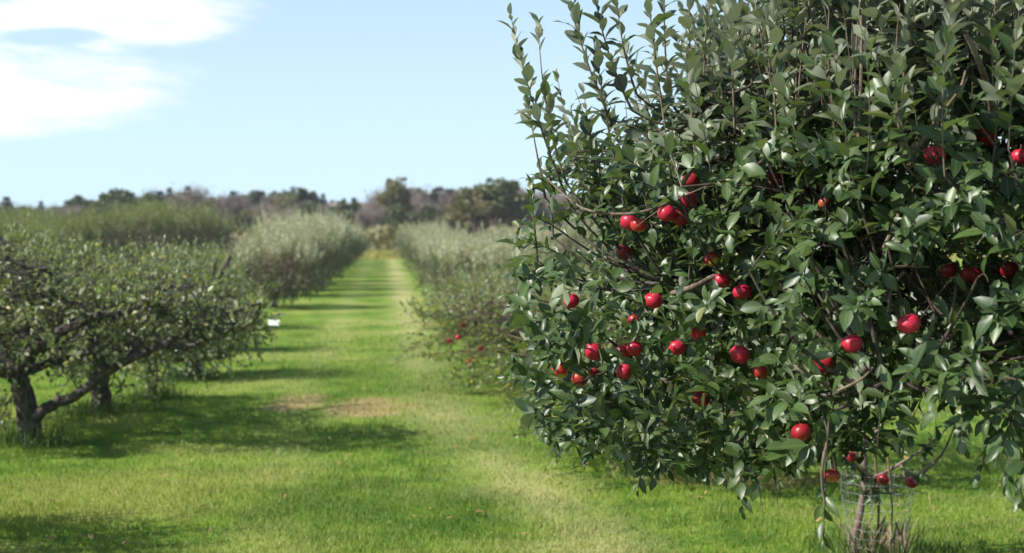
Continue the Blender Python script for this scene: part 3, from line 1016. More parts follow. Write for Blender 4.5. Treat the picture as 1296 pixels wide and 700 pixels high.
    for nm_, sel, mt in (('foliage', rest & ~young, M_NEAR), ('young_shoot_leaves', rest & young, M_SPROUT)):
        v, f, uv = bake_many(LEAF, which[sel], pos[sel], axis[sel], nrm[sel], size[sel])
        fo = link(nm_, mesh_np(nm_, v - T0, f, uv), mt, root)
        fo['kind'] = 'stuff'
    print('near leaves', len(pos))
    for (x, y, d_, rad, look, label) in APPLES:
        apple(at(x, y, d_), rad, look, label, 'apples hanging in the near tree')


near_tree()


# ------------------------------------------------------------------ orchard trees behind
class Tree:
    """collects wood and leaves of one tree in its own coordinates (base at the origin)"""
    def __init__(self, seed):
        self.rng = np.random.default_rng(seed)
        self.wood, self.trunk, self.acc, self.acc2, self.fol2 = Tubes(), Tubes(), [], [], None
        self.LP = []

    def limb(self, L, r0, r1, n=18, sides=7, to=None):
        P = spline(L, n)
        P[2:-1] += self.rng.normal(size=(n - 3, 3)) * min(r0, .03) * .35
        (to or self.wood).add(P, np.linspace(r0, r1, n), sides, .06, self.rng)
        self.LP.append(P)
        return P

    def twig(self, p, r=.008):
        LP = self.LPa
        k = np.argmin(np.linalg.norm(LP - p, axis=1) + .4 * np.maximum(0, LP[:, 2] - p[2]))
        a = LP[k]
        self.wood.add(bez(a, (a + p) / 2 - np.array([0, 0, .08]), p, 5), np.linspace(r, .004, 5), 4)

    def shoot(self, p, d, L, spacing, size, upness=.4, twig=True, bend=(0, 0, 0), r=.004, top=False):
        d = unit(np.asarray(d, float))
        P = bez(p, p + d * L * .5, p + d * L + np.array(bend) * L, 6)
        if twig:
            self.twig(p)
        self.wood.add(P, np.linspace(r, .0015, 6), 3)
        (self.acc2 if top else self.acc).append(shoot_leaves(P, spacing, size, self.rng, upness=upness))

    def finish(self, tmpl=SIMPLE):
        pos, axis, nrm, size = (np.concatenate([a[k] for a in self.acc]) for k in range(4))
        k = pos[:, 2] > .06
        pos, axis, nrm, size = pos[k], axis[k], nrm[k], size[k]
        v, f, uv = bake(tmpl, pos, axis, nrm, size)
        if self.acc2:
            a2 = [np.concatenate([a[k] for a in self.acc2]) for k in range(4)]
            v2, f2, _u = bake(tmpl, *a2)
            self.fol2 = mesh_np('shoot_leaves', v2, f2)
        self.fol = mesh_np('foliage', v, f, uv)
        self.br = mesh_np('branches', np.concatenate(self.wood.V), np.concatenate(self.wood.F))
        self.tr = mesh_np('trunk', np.concatenate(self.trunk.V), np.concatenate(self.trunk.F))


def crown_tree(seed, height, rad, base, nshoot, leaf, up_frac=.45, spacing=.035, gnarl=.0, tilt=(0, 0), lowcut=.25, upr=(.25, .55), trunk_r=.09, split=True):
    """orchard tree: short trunk, spreading limbs, dense crown with upright shoots on top"""
    T = Tree(seed)
    r = T.rng
    hx, hy = tilt
    fork = np.array([hx * .3, hy * .3, base])
    T.limb([(0, 0, -.1), (r.normal() * .03, r.normal() * .03, base * .5), fork], trunk_r * 1.3, trunk_r, 10, 10, T.trunk)
    nl = 8
    for k in range(nl):
        a = 2 * PI * k / nl + r.normal() * .25
        R = rad * r.uniform(.6, .85)
        zt = height * r.uniform(.5, .8)
        m = fork + np.array([math.cos(a) * R * .45, math.sin(a) * R * .45, (zt - base) * r.uniform(.3, .5)])
        e = np.array([math.cos(a) * R + hx, math.sin(a) * R + hy, zt])
        T.limb([fork, m, e], trunk_r * .55, .012, 14)
    T.LPa = np.concatenate(T.LP)
    cz = base + (height - base) * .42
    ph = r.uniform(0, 6, 4)
    for _ in range(nshoot):
        u = unit(r.normal(size=3))
        a = math.atan2(u[1], u[0])
        s = 1 + .10 * math.sin(2 * a + ph[0]) + .09 * math.sin(5 * a + ph[1] + 3 * u[2]) + .07 * math.sin(6 * u[2] + ph[2])
        k = r.uniform(.4, 1) ** .5
        rz = (height - cz) * .80 if u[2] > 0 else (cz - lowcut)
        s *= 1 + .22 * max(0, -u[2])
        q = np.array([hx * .6, hy * .6, cz]) + u * np.array([rad, rad, rz]) * s * k
        if q[2] < lowcut:
            continue
        if u[2] > .0 and r.random() < up_frac + .35:
            d = u * .35 + np.array([0, 0, 1]) + r.normal(size=3) * .18
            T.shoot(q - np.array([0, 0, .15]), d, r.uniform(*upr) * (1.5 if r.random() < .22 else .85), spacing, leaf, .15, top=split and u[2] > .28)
        else:
            d = u * .8 + np.array([0, 0, .15]) + r.normal(size=3) * .4
            T.shoot(q - unit(d) * .15, d, r.uniform(.18, .34), spacing, leaf, .5, bend=(0, 0, -.25))
    return T


def place(T, mats, loc, rz, label, group, scale=1.0, cat='tree', name='apple_tree'):
    e = empty(name, (loc[0], loc[1], 0))
    e.rotation_euler = (0, 0, rz)
    e.scale = (scale, scale, scale)
    tag(e, label, cat, group)
    link('trunk', T.tr, mats[0], e)
    link('branches', T.br, mats[0], e)
    f = link('foliage', T.fol, mats[1], e)
    f['kind'] = 'stuff'
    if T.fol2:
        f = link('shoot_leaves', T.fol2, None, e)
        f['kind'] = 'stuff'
    return e


def row_x(base, y):
    return base - .09 * y


# --- old gnarled tree at the left edge
def old_left():
    T = Tree(31)
    r = T.rng
    o = np.array([at(36, 560, 12.9)[0], 12.9, 0.0])

    def L(*pts):
        return [at(x, y, d) - o for x, y, d in pts]
    T.limb([(0, 0, -.12)] + L((38, 545, 12.9), (34, 515, 12.9), (26, 480, 12.9)), .115, .088, 14, 12, T.trunk)
    T.limb(L((31, 534, 12.9), (62, 517, 12.82), (95, 500, 12.75), (135, 472, 12.7), (165, 455, 12.6), (205, 437, 12.6), (240, 418, 12.6), (275, 400, 12.7), (330, 384, 12.9)), .058, .016, 30, 9)
    T.limb(L((135, 472, 12.7), (120, 440, 12.6), (95, 410, 12.5), (80, 380, 12.4), (60, 340, 12.4)), .05, .015, 20)
    T.limb(L((165, 455, 12.6), (185, 425, 12.8), (200, 395, 13.0), (215, 360, 13.1)), .045, .014, 18)
    T.limb(L((26, 480, 12.9), (40, 450, 12.8), (70, 425, 12.6), (110, 405, 12.4), (150, 395, 12.4), (200, 385, 12.5)), .075, .02, 24)
    T.limb(L((26, 485, 12.9), (8, 450, 13.1), (-20, 410, 13.3), (-60, 370, 13.4)), .08, .02, 20)
    T.limb(L((26, 480, 12.9), (30, 430, 13.1), (24, 380, 13.3), (10, 330, 13.4), (0, 300, 13.5)), .07, .018, 20)
    T.limb(L((30, 470, 12.9), (90, 450, 13.5), (150, 430, 14.0), (230, 390, 14.2)), .05, .015, 18)
    T.limb(L((26, 480, 12.9), (0, 470, 12.3), (-40, 440, 11.9), (-90, 400, 11.7)), .06, .02, 18)
    T.limb(L((205, 437, 12.6), (235, 440, 12.5), (262, 432, 12.4), (300, 410, 12.3)), .03, .010, 14)
    T.LPa = np.concatenate(T.LP)
    top = lambda x: np.interp(x, [-200, 0, 60, 120, 200, 260, 345], [285, 296, 318, 322, 338, 356, 392])
    bot = lambda x: np.interp(x, [-200, 0, 40, 110, 140, 175, 260, 345], [462, 462, 445, 480, 462, 440, 430, 408])
    n = 0
    while n < 950:
        x = r.uniform(-190, 328)
        d = r.uniform(11.9, 14.3) if x < 220 else r.uniform(12.1, 13.6)
        t = r.random() ** .9
        y = top(x) + (bot(x) - top(x)) * t
        # gaps where the wood shows
        if math.sin(x * .045 + 1) * math.sin(y * .07 + x * .02) > .66:
            continue
        n += 1
        by_ = np.interp(x, [38, 64, 95, 135, 165, 205, 240, 275, 330], [522, 516, 500, 472, 455, 437, 418, 400, 384])
        if abs(y - by_) < 24 and d < 13.4 and 30 < x < 250 and r.random() < .93:
            continue
        if y > by_ and x < 150:
            continue
        p = at(x, y, d) - o
        if t < .3 and r.random() < .5:
            T.shoot(p - np.array([0, 0, .1]), np.array([0, 0, 1]) + r.normal(size=3) * .3, r.uniform(.2, .42), .035, .075, .15)
        else:
            T.shoot(p, r.normal(size=3) * .8 + np.array([.1, -.1, .15]), r.uniform(.18, .36), .028, .075, .45, bend=(0, 0, -.2))
    # tall shoots standing above the crown
    for x, yb, yt, d in ((186, 350, 300, 12.6), (206, 352, 298, 12.8), (30, 310, 262, 12.7), (58, 330, 285, 13.0), (150, 345, 318, 13), (240, 370, 340, 12.8), (90, 330, 300, 12.9), (120, 340, 305, 13.2)):
        p, e = at(x, yb, d) - o, at(x + 3, yt, d) - o
        T.shoot(p, e - p, np.linalg.norm(e - p), .022, .070, .12)
    # leaves low at the foot
    for _ in range(16):
        p = at(r.uniform(-14, 14), r.uniform(515, 556), 12.8 + r.normal() * .15) - o
        T.shoot(p, (r.normal() * .3, r.normal() * .3, 1), r.uniform(.12, .25), .03, .07, .3, twig=False)
    T.finish()
    place(T, (M_BARK, M_LEFT), o, 0, 'gnarled old apple tree at the left edge with a bare limb sweeping right', 'apple trees of the left row')


old_left()


def hang_tree(seed, trunk_px, d, xr, top, bot, n, wrap, label, leaf=.075):
    """a lower sprawling tree given by its outline in the row"""
    T = Tree(seed)
    r = T.rng
    g0 = 295 + CAM_H * FPX / d
    o = np.array([at(trunk_px, g0, d)[0], d, 0.0])
    T.limb([(0, 0, -.1), (.02, 0, .25), (-.03, .02, .62)], .12, .09, 10, 10, T.trunk)
    W_ = (xr[1] - xr[0]) / 2 / FPX * d
    xc = ((xr[0] + xr[1]) / 2 - 648) / FPX * d - o[0]
    for k in range(9):
        a = 2 * PI * k / 9 + r.normal() * .2
        e = np.array([xc + math.cos(a) * W_ * .8, math.sin(a) * W_ * .7, r.uniform(1.1, 1.75)])
        T.limb([(-.03, .02, .55), e * .5 + np.array([0, 0, .25]), e], .055, .012, 14)
    T.LPa = np.concatenate(T.LP)
    for _ in range(n):
        x = r.uniform(*xr)
        e = (x - xr[0]) / (xr[1] - xr[0]) * 2 - 1
        dd = d + r.uniform(-1, 1) * W_ * math.sqrt(max(.1, 1 - e * e))
        ty, by = np.interp(x, *top), np.interp(x, *bot)
        t = r.random()
        y = ty + (by - ty) * t
        if math.sin(x * .06 + seed) * math.sin(y * .09 + x * .02) > .72:
            continue
        p = at(x, y, d) - o
        p[1] = dd - o[1]
        if t < .3:
            T.shoot(p, np.array([0, 0, 1]) + r.normal(size=3) * .3, r.uniform(.18, .42), .035, leaf, .15)
        else:
            T.shoot(p, r.normal(size=3) * .8 + np.array([0, 0, .1]), r.uniform(.18, .34), .03, leaf, .45, bend=(0, 0, -.2))
    for _ in range(wrap):
        a = r.uniform(0, 6.28)
        T.shoot(np.array([math.cos(a) * .17, math.sin(a) * .17, r.uniform(.05, .6)]), (math.cos(a) * .4, math.sin(a) * .4, r.uniform(-.6, .8)), r.uniform(.15, .3), .03, leaf, .4, twig=False)
    T.finish()
    place(T, (M_BARK, M_LEFT), o, 0, label, 'apple trees of the left row')


hang_tree(32, 124, 14.9, (-40, 260), ([-40, 60, 260], [322, 318, 350]), ([-40, 100, 260], [462, 470, 450]), 560, 26,
          'low apple tree behind the sweeping bare limb, leaves wrapping its short trunk')
hang_tree(33, 243, 18.5, (150, 310), ([150, 240, 338], [335, 340, 378]), ([150, 240, 300, 338], [452, 458, 452, 432]), 520, 6,
          'small apple tree with a bare dark trunk, third in the left row')
hang_tree(34, 262, 23.0, (200, 306), ([200, 270, 334], [330, 335, 372]), ([200, 270, 342], [425, 425, 415]), 420, 6,
          'small apple tree just behind the one with bare dark trunk', .085)
hang_tree(35, 268, 28.0, (205, 308), ([205, 270, 334], [325, 325, 362]), ([205, 270, 345], [400, 402, 400]), 420, 6,
          'low apple tree before the silvery ones, nearest to the white board', .09)

# leafy sucker bush hanging to the ground between the first two trunks
T = Tree(40)
o = np.array([at(195, 505, 16.2)[0], 16.2, 0])
T.limb([(0, 0, -.05), (.03, 0, .3), (0, 0, .65)], .02, .008, 8, 6, T.trunk)
T.LPa = np.concatenate(T.LP)
for _ in range(90):
    h = T.rng.uniform(.08, .75)
    a = T.rng.uniform(0, 6.28)
    q = np.array([math.cos(a), math.sin(a), 0]) * T.rng.uniform(.05, .26) + np.array([0, 0, h])
    T.shoot(q, T.rng.normal(size=3) * .6 + np.array([0, 0, .3]), T.rng.uniform(.12, .26), .028, .065, .3)
T.finish()
place(T, (M_TWIG, M_LEFT), o, 0, 'little leafy sucker bush between the first two trunks on the left', None, cat='bush', name='sucker_bush')

# --- shared variants for the rows
VARS = {}
for nm, args in (
        ('silver', [(101 + k, 2.15 + .13 * k, 1.75, .40, 900, .105, .55, .040) for k in range(4)]),
        ('olive', [(201 + k, 2.75 + .1 * k, 2.2, .45, 900, .125, .6, .050) for k in range(3)]),
        ('fruit', [(301 + k, 1.95 + .1 * k, 1.75, .40, 950, .080, .40, .030) for k in range(2)])):
    VARS[nm] = []
    for a in args:
        T = crown_tree(*a, upr=(.3, .62) if nm != 'fruit' else (.2, .4), lowcut=.12 if nm == 'fruit' else .2)
        T.finish()
        VARS[nm].append(T)
        for me, mt in ((T.tr, M_BARK), (T.br, M_TWIG), (T.fol, {'silver': M_SILVER_SHADE, 'olive': M_OLIVE_SHADE, 'fruit': M_FRUITROW}[nm]),
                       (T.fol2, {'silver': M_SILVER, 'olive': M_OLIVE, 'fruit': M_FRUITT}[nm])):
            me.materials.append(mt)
rr = random.Random(9)


def row(kind, base, ys, labels, group, sc=1.0, jitter=.25, zs=lambda y: 1.0, xs=lambda y: 1.0):
    for i_, y in enumerate(ys):
        v = VARS[kind][rr.randrange(len(VARS[kind]))]
        lb = labels[min(i_, len(labels) - 1)]
        yy = y + rr.uniform(-.4, .4)
        k_ = sc * xs(yy) * rr.uniform(.95, 1.05)
        place(v, (None, None), (row_x(base, yy) + rr.uniform(-jitter, jitter), yy), rr.uniform(0, 6.28), lb, group, k_).scale.z = zs(yy) * rr.uniform(.78, 1.18)


row('silver', -2.85, [36, 42.5, 47.5, 51.5, 55, 61, 67, 73, 79, 85, 91, 97, 103],
    ['silvery apple tree nearest the camera in the far left row, dark underneath',
     'silvery apple tree second after the low green trees of the left row',
     'silvery apple tree third after the low green trees of the left row',
     'silver-green apple tree in the far stretch of the left row'], 'apple trees of the left row', zs=lambda y: .88 + .16 * (y - 35) / 70, xs=lambda y: .80 + .2 * (y - 35) / 60)
row('olive', -9.4, [27, 32, 38], ['olive green apple tree of the second row, nearest behind the gnarled trees', 'olive green apple tree of the second row, second behind the gnarled trees',
                                  'olive green apple tree of the second row, third behind the gnarled trees'], 'apple trees of the second row on the left', .85, zs=lambda y: .72)
row('olive', -11.1, [67, 71, 75.5, 80, 85], ['olive green apple tree leftmost of the tall dark hedge-like row end'] + ['olive green apple tree inside the tall dark hedge-like row end'] * 3 + ['olive green apple tree with dark side at the right end of the tall hedge-like row'],
    'apple trees of the second row on the left', 1.0, zs=lambda y: 1.24 + .12 * (y - 67) / 20)
row('olive', -15.5, [56, 61, 66, 72, 78, 84, 90], ['olive green apple tree in the third row far left under the skyline'], 'apple trees of the third row on the left', 1.02, zs=lambda y: .98 + .2 * (y - 48) / 42)
row('olive', -22.5, [66, 72, 78, 84, 90], ['olive green apple tree in the fourth row far left under the skyline'], 'apple trees of the fourth row on the left', 1.0, zs=lambda y: 1.1)
place(VARS['silver'][0], (None, None), (-4.35, 7.9), .5, 'apple tree left of the camera, outside the picture, shading the near grass', 'apple trees of the left row', .74)
row('fruit', 2.7, [11.6], ['apple tree right behind the big near one, mostly hidden, shading the grass'], 'apple trees of the right row', .92, 0)
fruit_tree_pos = (0.66, 17.9)
place(VARS['fruit'][1], (None, None), fruit_tree_pos, 4.1, 'low bushy apple tree with small red apples beside the lane, left of the big tree', 'apple trees of the right row', 1.12).scale.z = .76
row('fruit', 2.75, [22.5, 27], ['bushy green apple tree just behind the one with small red apples', 'second bushy green apple tree behind the one with small red apples'], 'apple trees of the right row', 1.04, .1, zs=lambda y: .82)
row('silver', 2.7, [32.5, 37.5, 42.5, 48, 54, 60, 66, 72, 78, 84, 90, 96, 102],
    ['silvery apple tree nearest the camera in the right row beside the lane',
     'silvery apple tree second in the right row beside the lane',
     'silver-green apple tree in the far stretch of the right row'], 'apple trees of the right row', zs=lambda y: .82 + .14 * (y - 35) / 70, xs=lambda y: .88 + .1 * (y - 35) / 60)
row('silver', 8.6, [28, 34, 40, 46, 52, 58, 64, 70, 76, 82, 88, 94], ['silver-green apple tree of the second row on the right'], 'apple trees of the second row on the right', 1.02, zs=lambda y: .84 + .1 * (y - 30) / 60, xs=lambda y: .86)

# small red apples on the low bushy tree
for (x, y, d, lk, lb) in ((586, 411, 17.0, 'd', 'small dark red apple highest on the low bushy tree'),
                          (580, 427, 16.9, 'r', 'small red apple under the highest one on the low bushy tree'),
                          (569, 432, 17.3, 'r', 'small red apple leftmost on the low bushy tree'),
                          (628, 443, 16.6, 'o', 'small orange red apple beside a yellow leaf on the low bushy tree'),
                          (645, 437, 16.6, 'r', 'small bright red apple on the low bushy tree nearest the big tree'),
                          (594, 457, 16.7, 'r', 'small red apple lowest on the low bushy tree'),
                          (608, 441, 16.7, 'd', 'small dark apple in the middle of the low bushy tree')):
    apple(at(x, y, d - .15), .037, lk, lb, 'small apples on the low bushy tree')


# ------------------------------------------------------------------ young tree with wire guard
def young_tree():
    d = 8.35
    o = np.array([at(1080, 704, d)[0], d, 0.0])
    root = empty('young_apple_tree', o)
    tag(root, 'slender young apple tree inside a wire guard under the big tree', 'tree')
    rng = np.random.default_rng(77)

    def L(*pts):
        return [at(x, y, dd) - o for x, y, dd in pts]
    tb = Tubes()
    tb.add(spline([(0, 0, -.1)] + L((1081, 690, d), (1087, 655, d), (1094, 618, d), (1094, 590, d), (1090, 560, d)), 18), np.linspace(.025, .018, 18), 9, .05, rng)
    tb.build('trunk', M_YOUNG, root)
    LP, n_l = [], 0
    limbs = [L((1095, 607, d), (1120, 598, d), (1150, 580, 8.3), (1180, 560, 8.25), (1205, 535, 8.2)),
             L((1094, 622, d), (1110, 624, d), (1135, 624, 8.4)),
             L((1150, 610, 8.3), (1170, 597, 8.3), (1195, 570, 8.3), (1215, 520, 8.4)),
             L((1090, 565, d), (1080, 540, 8.4), (1060, 510, 8.5), (1050, 480, 8.5)),
             L((1092, 575, d), (1110, 545, 8.4), (1130, 510, 8.4), (1150, 470, 8.4)),
             L((1094, 600, d), (1075, 585, 8.2), (1060, 580, 8.1)),
             L((1140, 588, 8.3), (1150, 610, 8.25), (1165, 600, 8.2))]
    for P in limbs:
        tb = Tubes()
        Q = spline(P, 14)
        tb.add(Q, np.linspace(.013, .004, 14), 6, .05, rng)
        tb.build('branch', M_YOUNG, root)
        LP.append(Q)
    LPa = np.concatenate(LP)
    acc = []
    for _ in range(50):
        q = LPa[rng.integers(8, len(LPa))]
        acc.append(rosette(q + rng.normal(size=3) * .025, unit(rng.normal(size=3) + np.array([0, -.2, .6])), rng.integers(4, 8), .062, rng))
    pos, axis, nrm, size = (np.concatenate([a[k] for a in acc]) for k in range(4))
    X, Y, Z = frames(axis, nrm)
    meshes = []
    for t in LEAF[:3]:
        me = mesh_np('leaf', t[0], t[1], t[2])
        me.materials.append(M_NEAR)
        meshes.append(me)
    for q in range(min(len(pos), 295)):
        ob = bpy.data.objects.new('leaf', meshes[q % 3])
        COL.objects.link(ob)
        ob.parent = root
        R = Matrix(((X[q][0], Y[q][0], Z[q][0], 0), (X[q][1], Y[q][1], Z[q][1], 0), (X[q][2], Y[q][2], Z[q][2], 0), (0, 0, 0, 1)))
        ob.matrix_basis = Matrix.Translation(Vector(pos[q])) @ R @ Matrix.Scale(size[q], 4)
    for (x, y, dd, lb) in ((1118, 607, 8.1, 'dim red apple in the middle of the young tree above the wire guard'),
                           (1153, 611, 8.1, 'dim red apple rightmost on the young tree above the wire guard'),
                           (1078, 578, 8.0, 'dim red apple left of the young tree trunk')):
        apple(at(x, y, dd), .034, 'd', lb, 'apples on the young tree')
    # wire guard, flaring a little to the top
    gr = empty('wire_guard', (o[0] + .14, d, 0))
    tag(gr, 'grey wire mesh guard round the young tree, dry weeds inside', 'tree guard')
    H, R0, R1 = .50, .155, .225
    wires = Tubes()
    nv = 22
    for k in range(nv):
        a = 2 * PI * k / nv
        P = [np.array([math.cos(a) * (R0 + (R1 - R0) * t), math.sin(a) * (R0 + (R1 - R0) * t), t * H]) for t in np.linspace(0, 1, 7)]
        P = np.array(P) + rng.normal(size=(7, 3)) * .004
        wires.add(P, .0010, 4)
    for j in range(10):
        t = j / 9
        R = R0 + (R1 - R0) * t
        A = np.linspace(0, 2 * PI, 29)
        P = np.stack([np.cos(A) * R, np.sin(A) * R, np.full(29, .02 + t * (H - .02))], -1) + rng.normal(size=(29, 3)) * .003
        wires.add(P, .0010, 4)
    m_wire = mat_plain('galvanised_wire', (.38, .40, .42), .5, .6)
    wm = wires.build('wire_mesh', m_wire, gr)
    for (xo, yo, hh, r_) in ((.015, .06, .62, .008), (.07, -.03, .60, .006)):
        st = Tubes()
        st.add([(xo, yo, -.05), (xo + .01, yo, hh * .5), (xo - .015, yo, hh)], r_, 6)
        st.build('stake', mat_plain('stake_wood', (.17, .115, .07), .85), gr)
    # dry weeds inside
    n = 150
    a, r_ = rng.uniform(0, 2 * PI, n), .17 * np.sqrt(rng.random(n))
    base = np.stack([o[0] + .14 + np.cos(a) * r_, d + np.sin(a) * r_, np.zeros(n)], -1)
    h = rng.uniform(.06, .24, n)
    dl = np.stack([rng.normal(size=n) * .07, rng.normal(size=n) * .07, h], -1)
    wv = np.stack([np.cos(a * 7), np.sin(a * 7), 0 * a], -1) * .0016
    P = np.stack([base - wv, base + wv, base + dl * .6 + rng.normal(size=(n, 3)) * .01, base + dl], 1).reshape(-1, 3)
    k = np.arange(n)[:, None] * 4
    F = np.concatenate([k + np.array([[0, 1, 2]]), k + np.array([[0, 2, 3]])])
    m_dry = mat_plain('dry_weed', (.26, .20, .13), .9, var=.45, scale=60)
    tag(link('dry_weeds', mesh_np('dry_weeds', P, F, smooth=False), m_dry), 'brown dry weeds inside the wire guard of the young tree', 'weeds', kind='stuff')


young_tree()

# ------------------------------------------------------------------ little white board by the left row
p = at(347, 407, 21.5)
bd = empty('marker_board', (p[0], p[1], 0))
tag(bd, 'small white board on a short stake beside the left row of trees', 'sign')
m_white = mat_plain('white_board', (.80, .79, .77), .6, var=.05)


def box(name, sx, sy, sz, c, mat, parent, bev=.004):
    import bmesh
    bm = bmesh.new()
    bmesh.ops.create_cube(bm, size=1)
    bmesh.ops.scale(bm, vec=(sx, sy, sz), verts=bm.verts)
    bmesh.ops.bevel(bm, geom=bm.edges[:], offset=bev, segments=2, affect='EDGES')
    bmesh.ops.translate(bm, vec=c, verts=bm.verts)
    me = bpy.data.meshes.new(name)
    bm.to_mesh(me)
    bm.free()
    return link(name, me, mat, parent)


box('board', .19, .018, .12, (0, 0, p[2] + .0), m_white, bd)
box('stake', .012, .012, p[2] + .09, (0, .021, (p[2] - .07) / 2), mat_plain('board_stake', (.25, .19, .12), .8), bd)
bd.rotation_euler = (0, 0, -.3)

# ------------------------------------------------------------------ far wood
CARD = (np.array([(-.5, 0, 0), (.5, 0, .05), (.35, 1, -.05), (-.4, .9, .08)]), np.array([(0, 1, 2), (0, 2, 3)]), None)
STICK = (np.array([(-.06, 0, 0), (.06, 0, 0), (.01, 1, .0)]), np.array([(0, 1, 2)]), None)


def far_tree(kind, seed):
    """a tree of height about 1 unit = 10 m; metres used directly"""
    r = np.random.default_rng(seed)
    T = Tree(seed)
    H = 9.0
    if kind == 'pine':
        T.limb([(0, 0, 0), (.05, 0, H * .5), (0, 0, H * .97)], .16, .03, 10, 6, T.trunk)
        n = 2600
        lv = r.random(n) ** .8
        layer = (.55 * np.floor(lv * 9) / 9 + .45 * lv) + r.normal(size=n) * .02
        z = H * (.22 + .78 * layer)
        R = 2.3 * (1 - layer) ** .75 * (.85 + .25 * np.sin(layer * 40)) + .15
        a = r.uniform(0, 2 * PI, n)
        rr_ = R * np.sqrt(r.random(n)) * (1 + .2 * np.sin(a * 3 + layer * 19))
        pos = np.stack([np.cos(a) * rr_, np.sin(a) * rr_, z - rr_ * .12], -1)
        axis = unit(np.stack([np.cos(a), np.sin(a), .25 + r.normal(size=n) * .3], -1))
        nrm = unit(np.array([0, 0, 1.]) + r.normal(size=(n, 3)) * .4)
        for k in range(14):
            a_ = r.uniform(0, 6.28)
            zz = H * r.uniform(.25, .8)
            T.wood.add([(0, 0, zz), (math.cos(a_) * 1.0, math.sin(a_) * 1.0, zz + .1)], [.05, .02], 4)
        T.acc = [(pos, axis, nrm, r.uniform(.22, .5, n) * (1.15 - .75 * lv))]
        T.finish(CARD)
    elif kind == 'bare':
        T.limb([(0, 0, 0), (.1, 0, H * .3), (0, .1, H * .55)], .17, .09, 10, 6, T.trunk)
        tips = []
        for k in range(16):
            a = r.uniform(0, 6.28)
            R = r.uniform(.6, 2.2)
            z0 = H * r.uniform(.2, .5)
            e = np.array([math.cos(a) * R, math.sin(a) * R, H * r.uniform(.6, .97)])
            P = T.limb([(0, .05, z0), (e[0] * .45, e[1] * .45, (z0 + e[2]) * .52), e], .065, .015, 10, 5)
            tips.append(P[4:])
        tips = np.concatenate(tips)
        n = 5200
        pos = tips[r.integers(0, len(tips), n)] + r.normal(size=(n, 3)) * np.array([.45, .45, .5])
        axis = unit(pos * np.array([.25, .25, 0]) + np.array([0, 0, .9]) + r.normal(size=(n, 3)) * .55)
        T.acc = [(pos, axis, unit(r.normal(size=(n, 3))), r.uniform(.35, .9, n))]
        T.finish(STICK)
    else:
        T.limb([(0, 0, 0), (.1, 0, H * .2), (0, .1, H * .4)], .22, .14, 8, 6, T.trunk)
        cl = []
        for k in range(34):
            u = unit(r.normal(size=3))
            u[2] = abs(u[2]) * .9 - .25
            c = np.array([0, 0, H * .55]) + u * np.array([2.6, 2.6, H * .40]) * r.uniform(.6, 1.0)
            cl.append(c)
            T.wood.add(bez(np.array([0, .05, H * .35]), c * np.array([.4, .4, .8]), c, 5), np.linspace(.08, .02, 5), 4)
        cl = np.array(cl)
        n = 4200
        q = r.integers(0, len(cl), n)
        u = unit(r.normal(size=(n, 3)))
        pos = cl[q] + u * (r.random((n, 1)) ** .4) * r.uniform(.5, 1.05, (len(cl), 1))[q] * np.array([1, 1, .75])
        T.acc = [(pos, unit(u + r.normal(size=(n, 3)) * .5), unit(u * .8 + np.array([0, 0, .6]) + r.normal(size=(n, 3)) * .4), r.uniform(.18, .36, n))]
        T.finish(CARD)
    zz = np.empty(len(T.fol.vertices) * 3, dtype=np.float32)
    T.fol.vertices.foreach_get('co', zz)
    k_ = 9.0 / np.percentile(zz[2::3], 98.5)
    for me in (T.fol, T.br, T.tr):
        me.transform(Matrix.Scale(k_, 4))
    return T


FAR = {}
for kind, cnt in (('pine', 3), ('bare', 4), ('broad', 4)):
    FAR[kind] = [far_tree(kind, 500 + 10 * len(FAR) + k) for k in range(cnt)]
for kind in FAR:
    for T in FAR[kind]:
        T.tr.materials.append(M_BARK)
        T.br.materials.append(M_BARK)
        T.fol.materials.append({'pine': M_PINE, 'bare': M_BARE, 'broad': M_WOODG}[kind])
OLIVE_FAR = []
for T in FAR['broad']:
    T2 = Tree(1)
    T2.tr, T2.br, T2.fol = T.tr, T.br, T.fol.copy()
    T2.fol.materials.clear()
    T2.fol.materials.append(M_WOODO)
    OLIVE_FAR.append(T2)
FAR['olive'] = OLIVE_FAR
NAMES = {'pine': 'pine_tree', 'bare': 'bare_tree', 'broad': 'broadleaf_tree', 'olive': 'broadleaf_tree'}
LBL = {'pine': 'dark evergreen in the wood along the skyline', 'bare': 'purplish grey leafless tree in the wood along the skyline',
       'broad': 'dark green leafy tree in the wood along the skyline', 'olive': 'olive brown leafy tree in the wood along the skyline'}
rf = random.Random(4)


def far(kind, px, ytop, d, label=None, wide=1.0):
    """tree whose top reaches the photograph row ytop"""
    h = CAM_H + (295 - ytop) / FPX * d
    T = FAR[kind][rf.randrange(len(FAR[kind]))]
    e = place(T, (None, None), ((px - 648) / FPX * d, d), rf.uniform(0, 6.28), label or LBL[kind],
              'trees of the wood along the skyline', h / 9.0, name=NAMES[kind])
    e.scale = (h / 9.0 * wide, h / 9.0 * wide, h / 9.0)


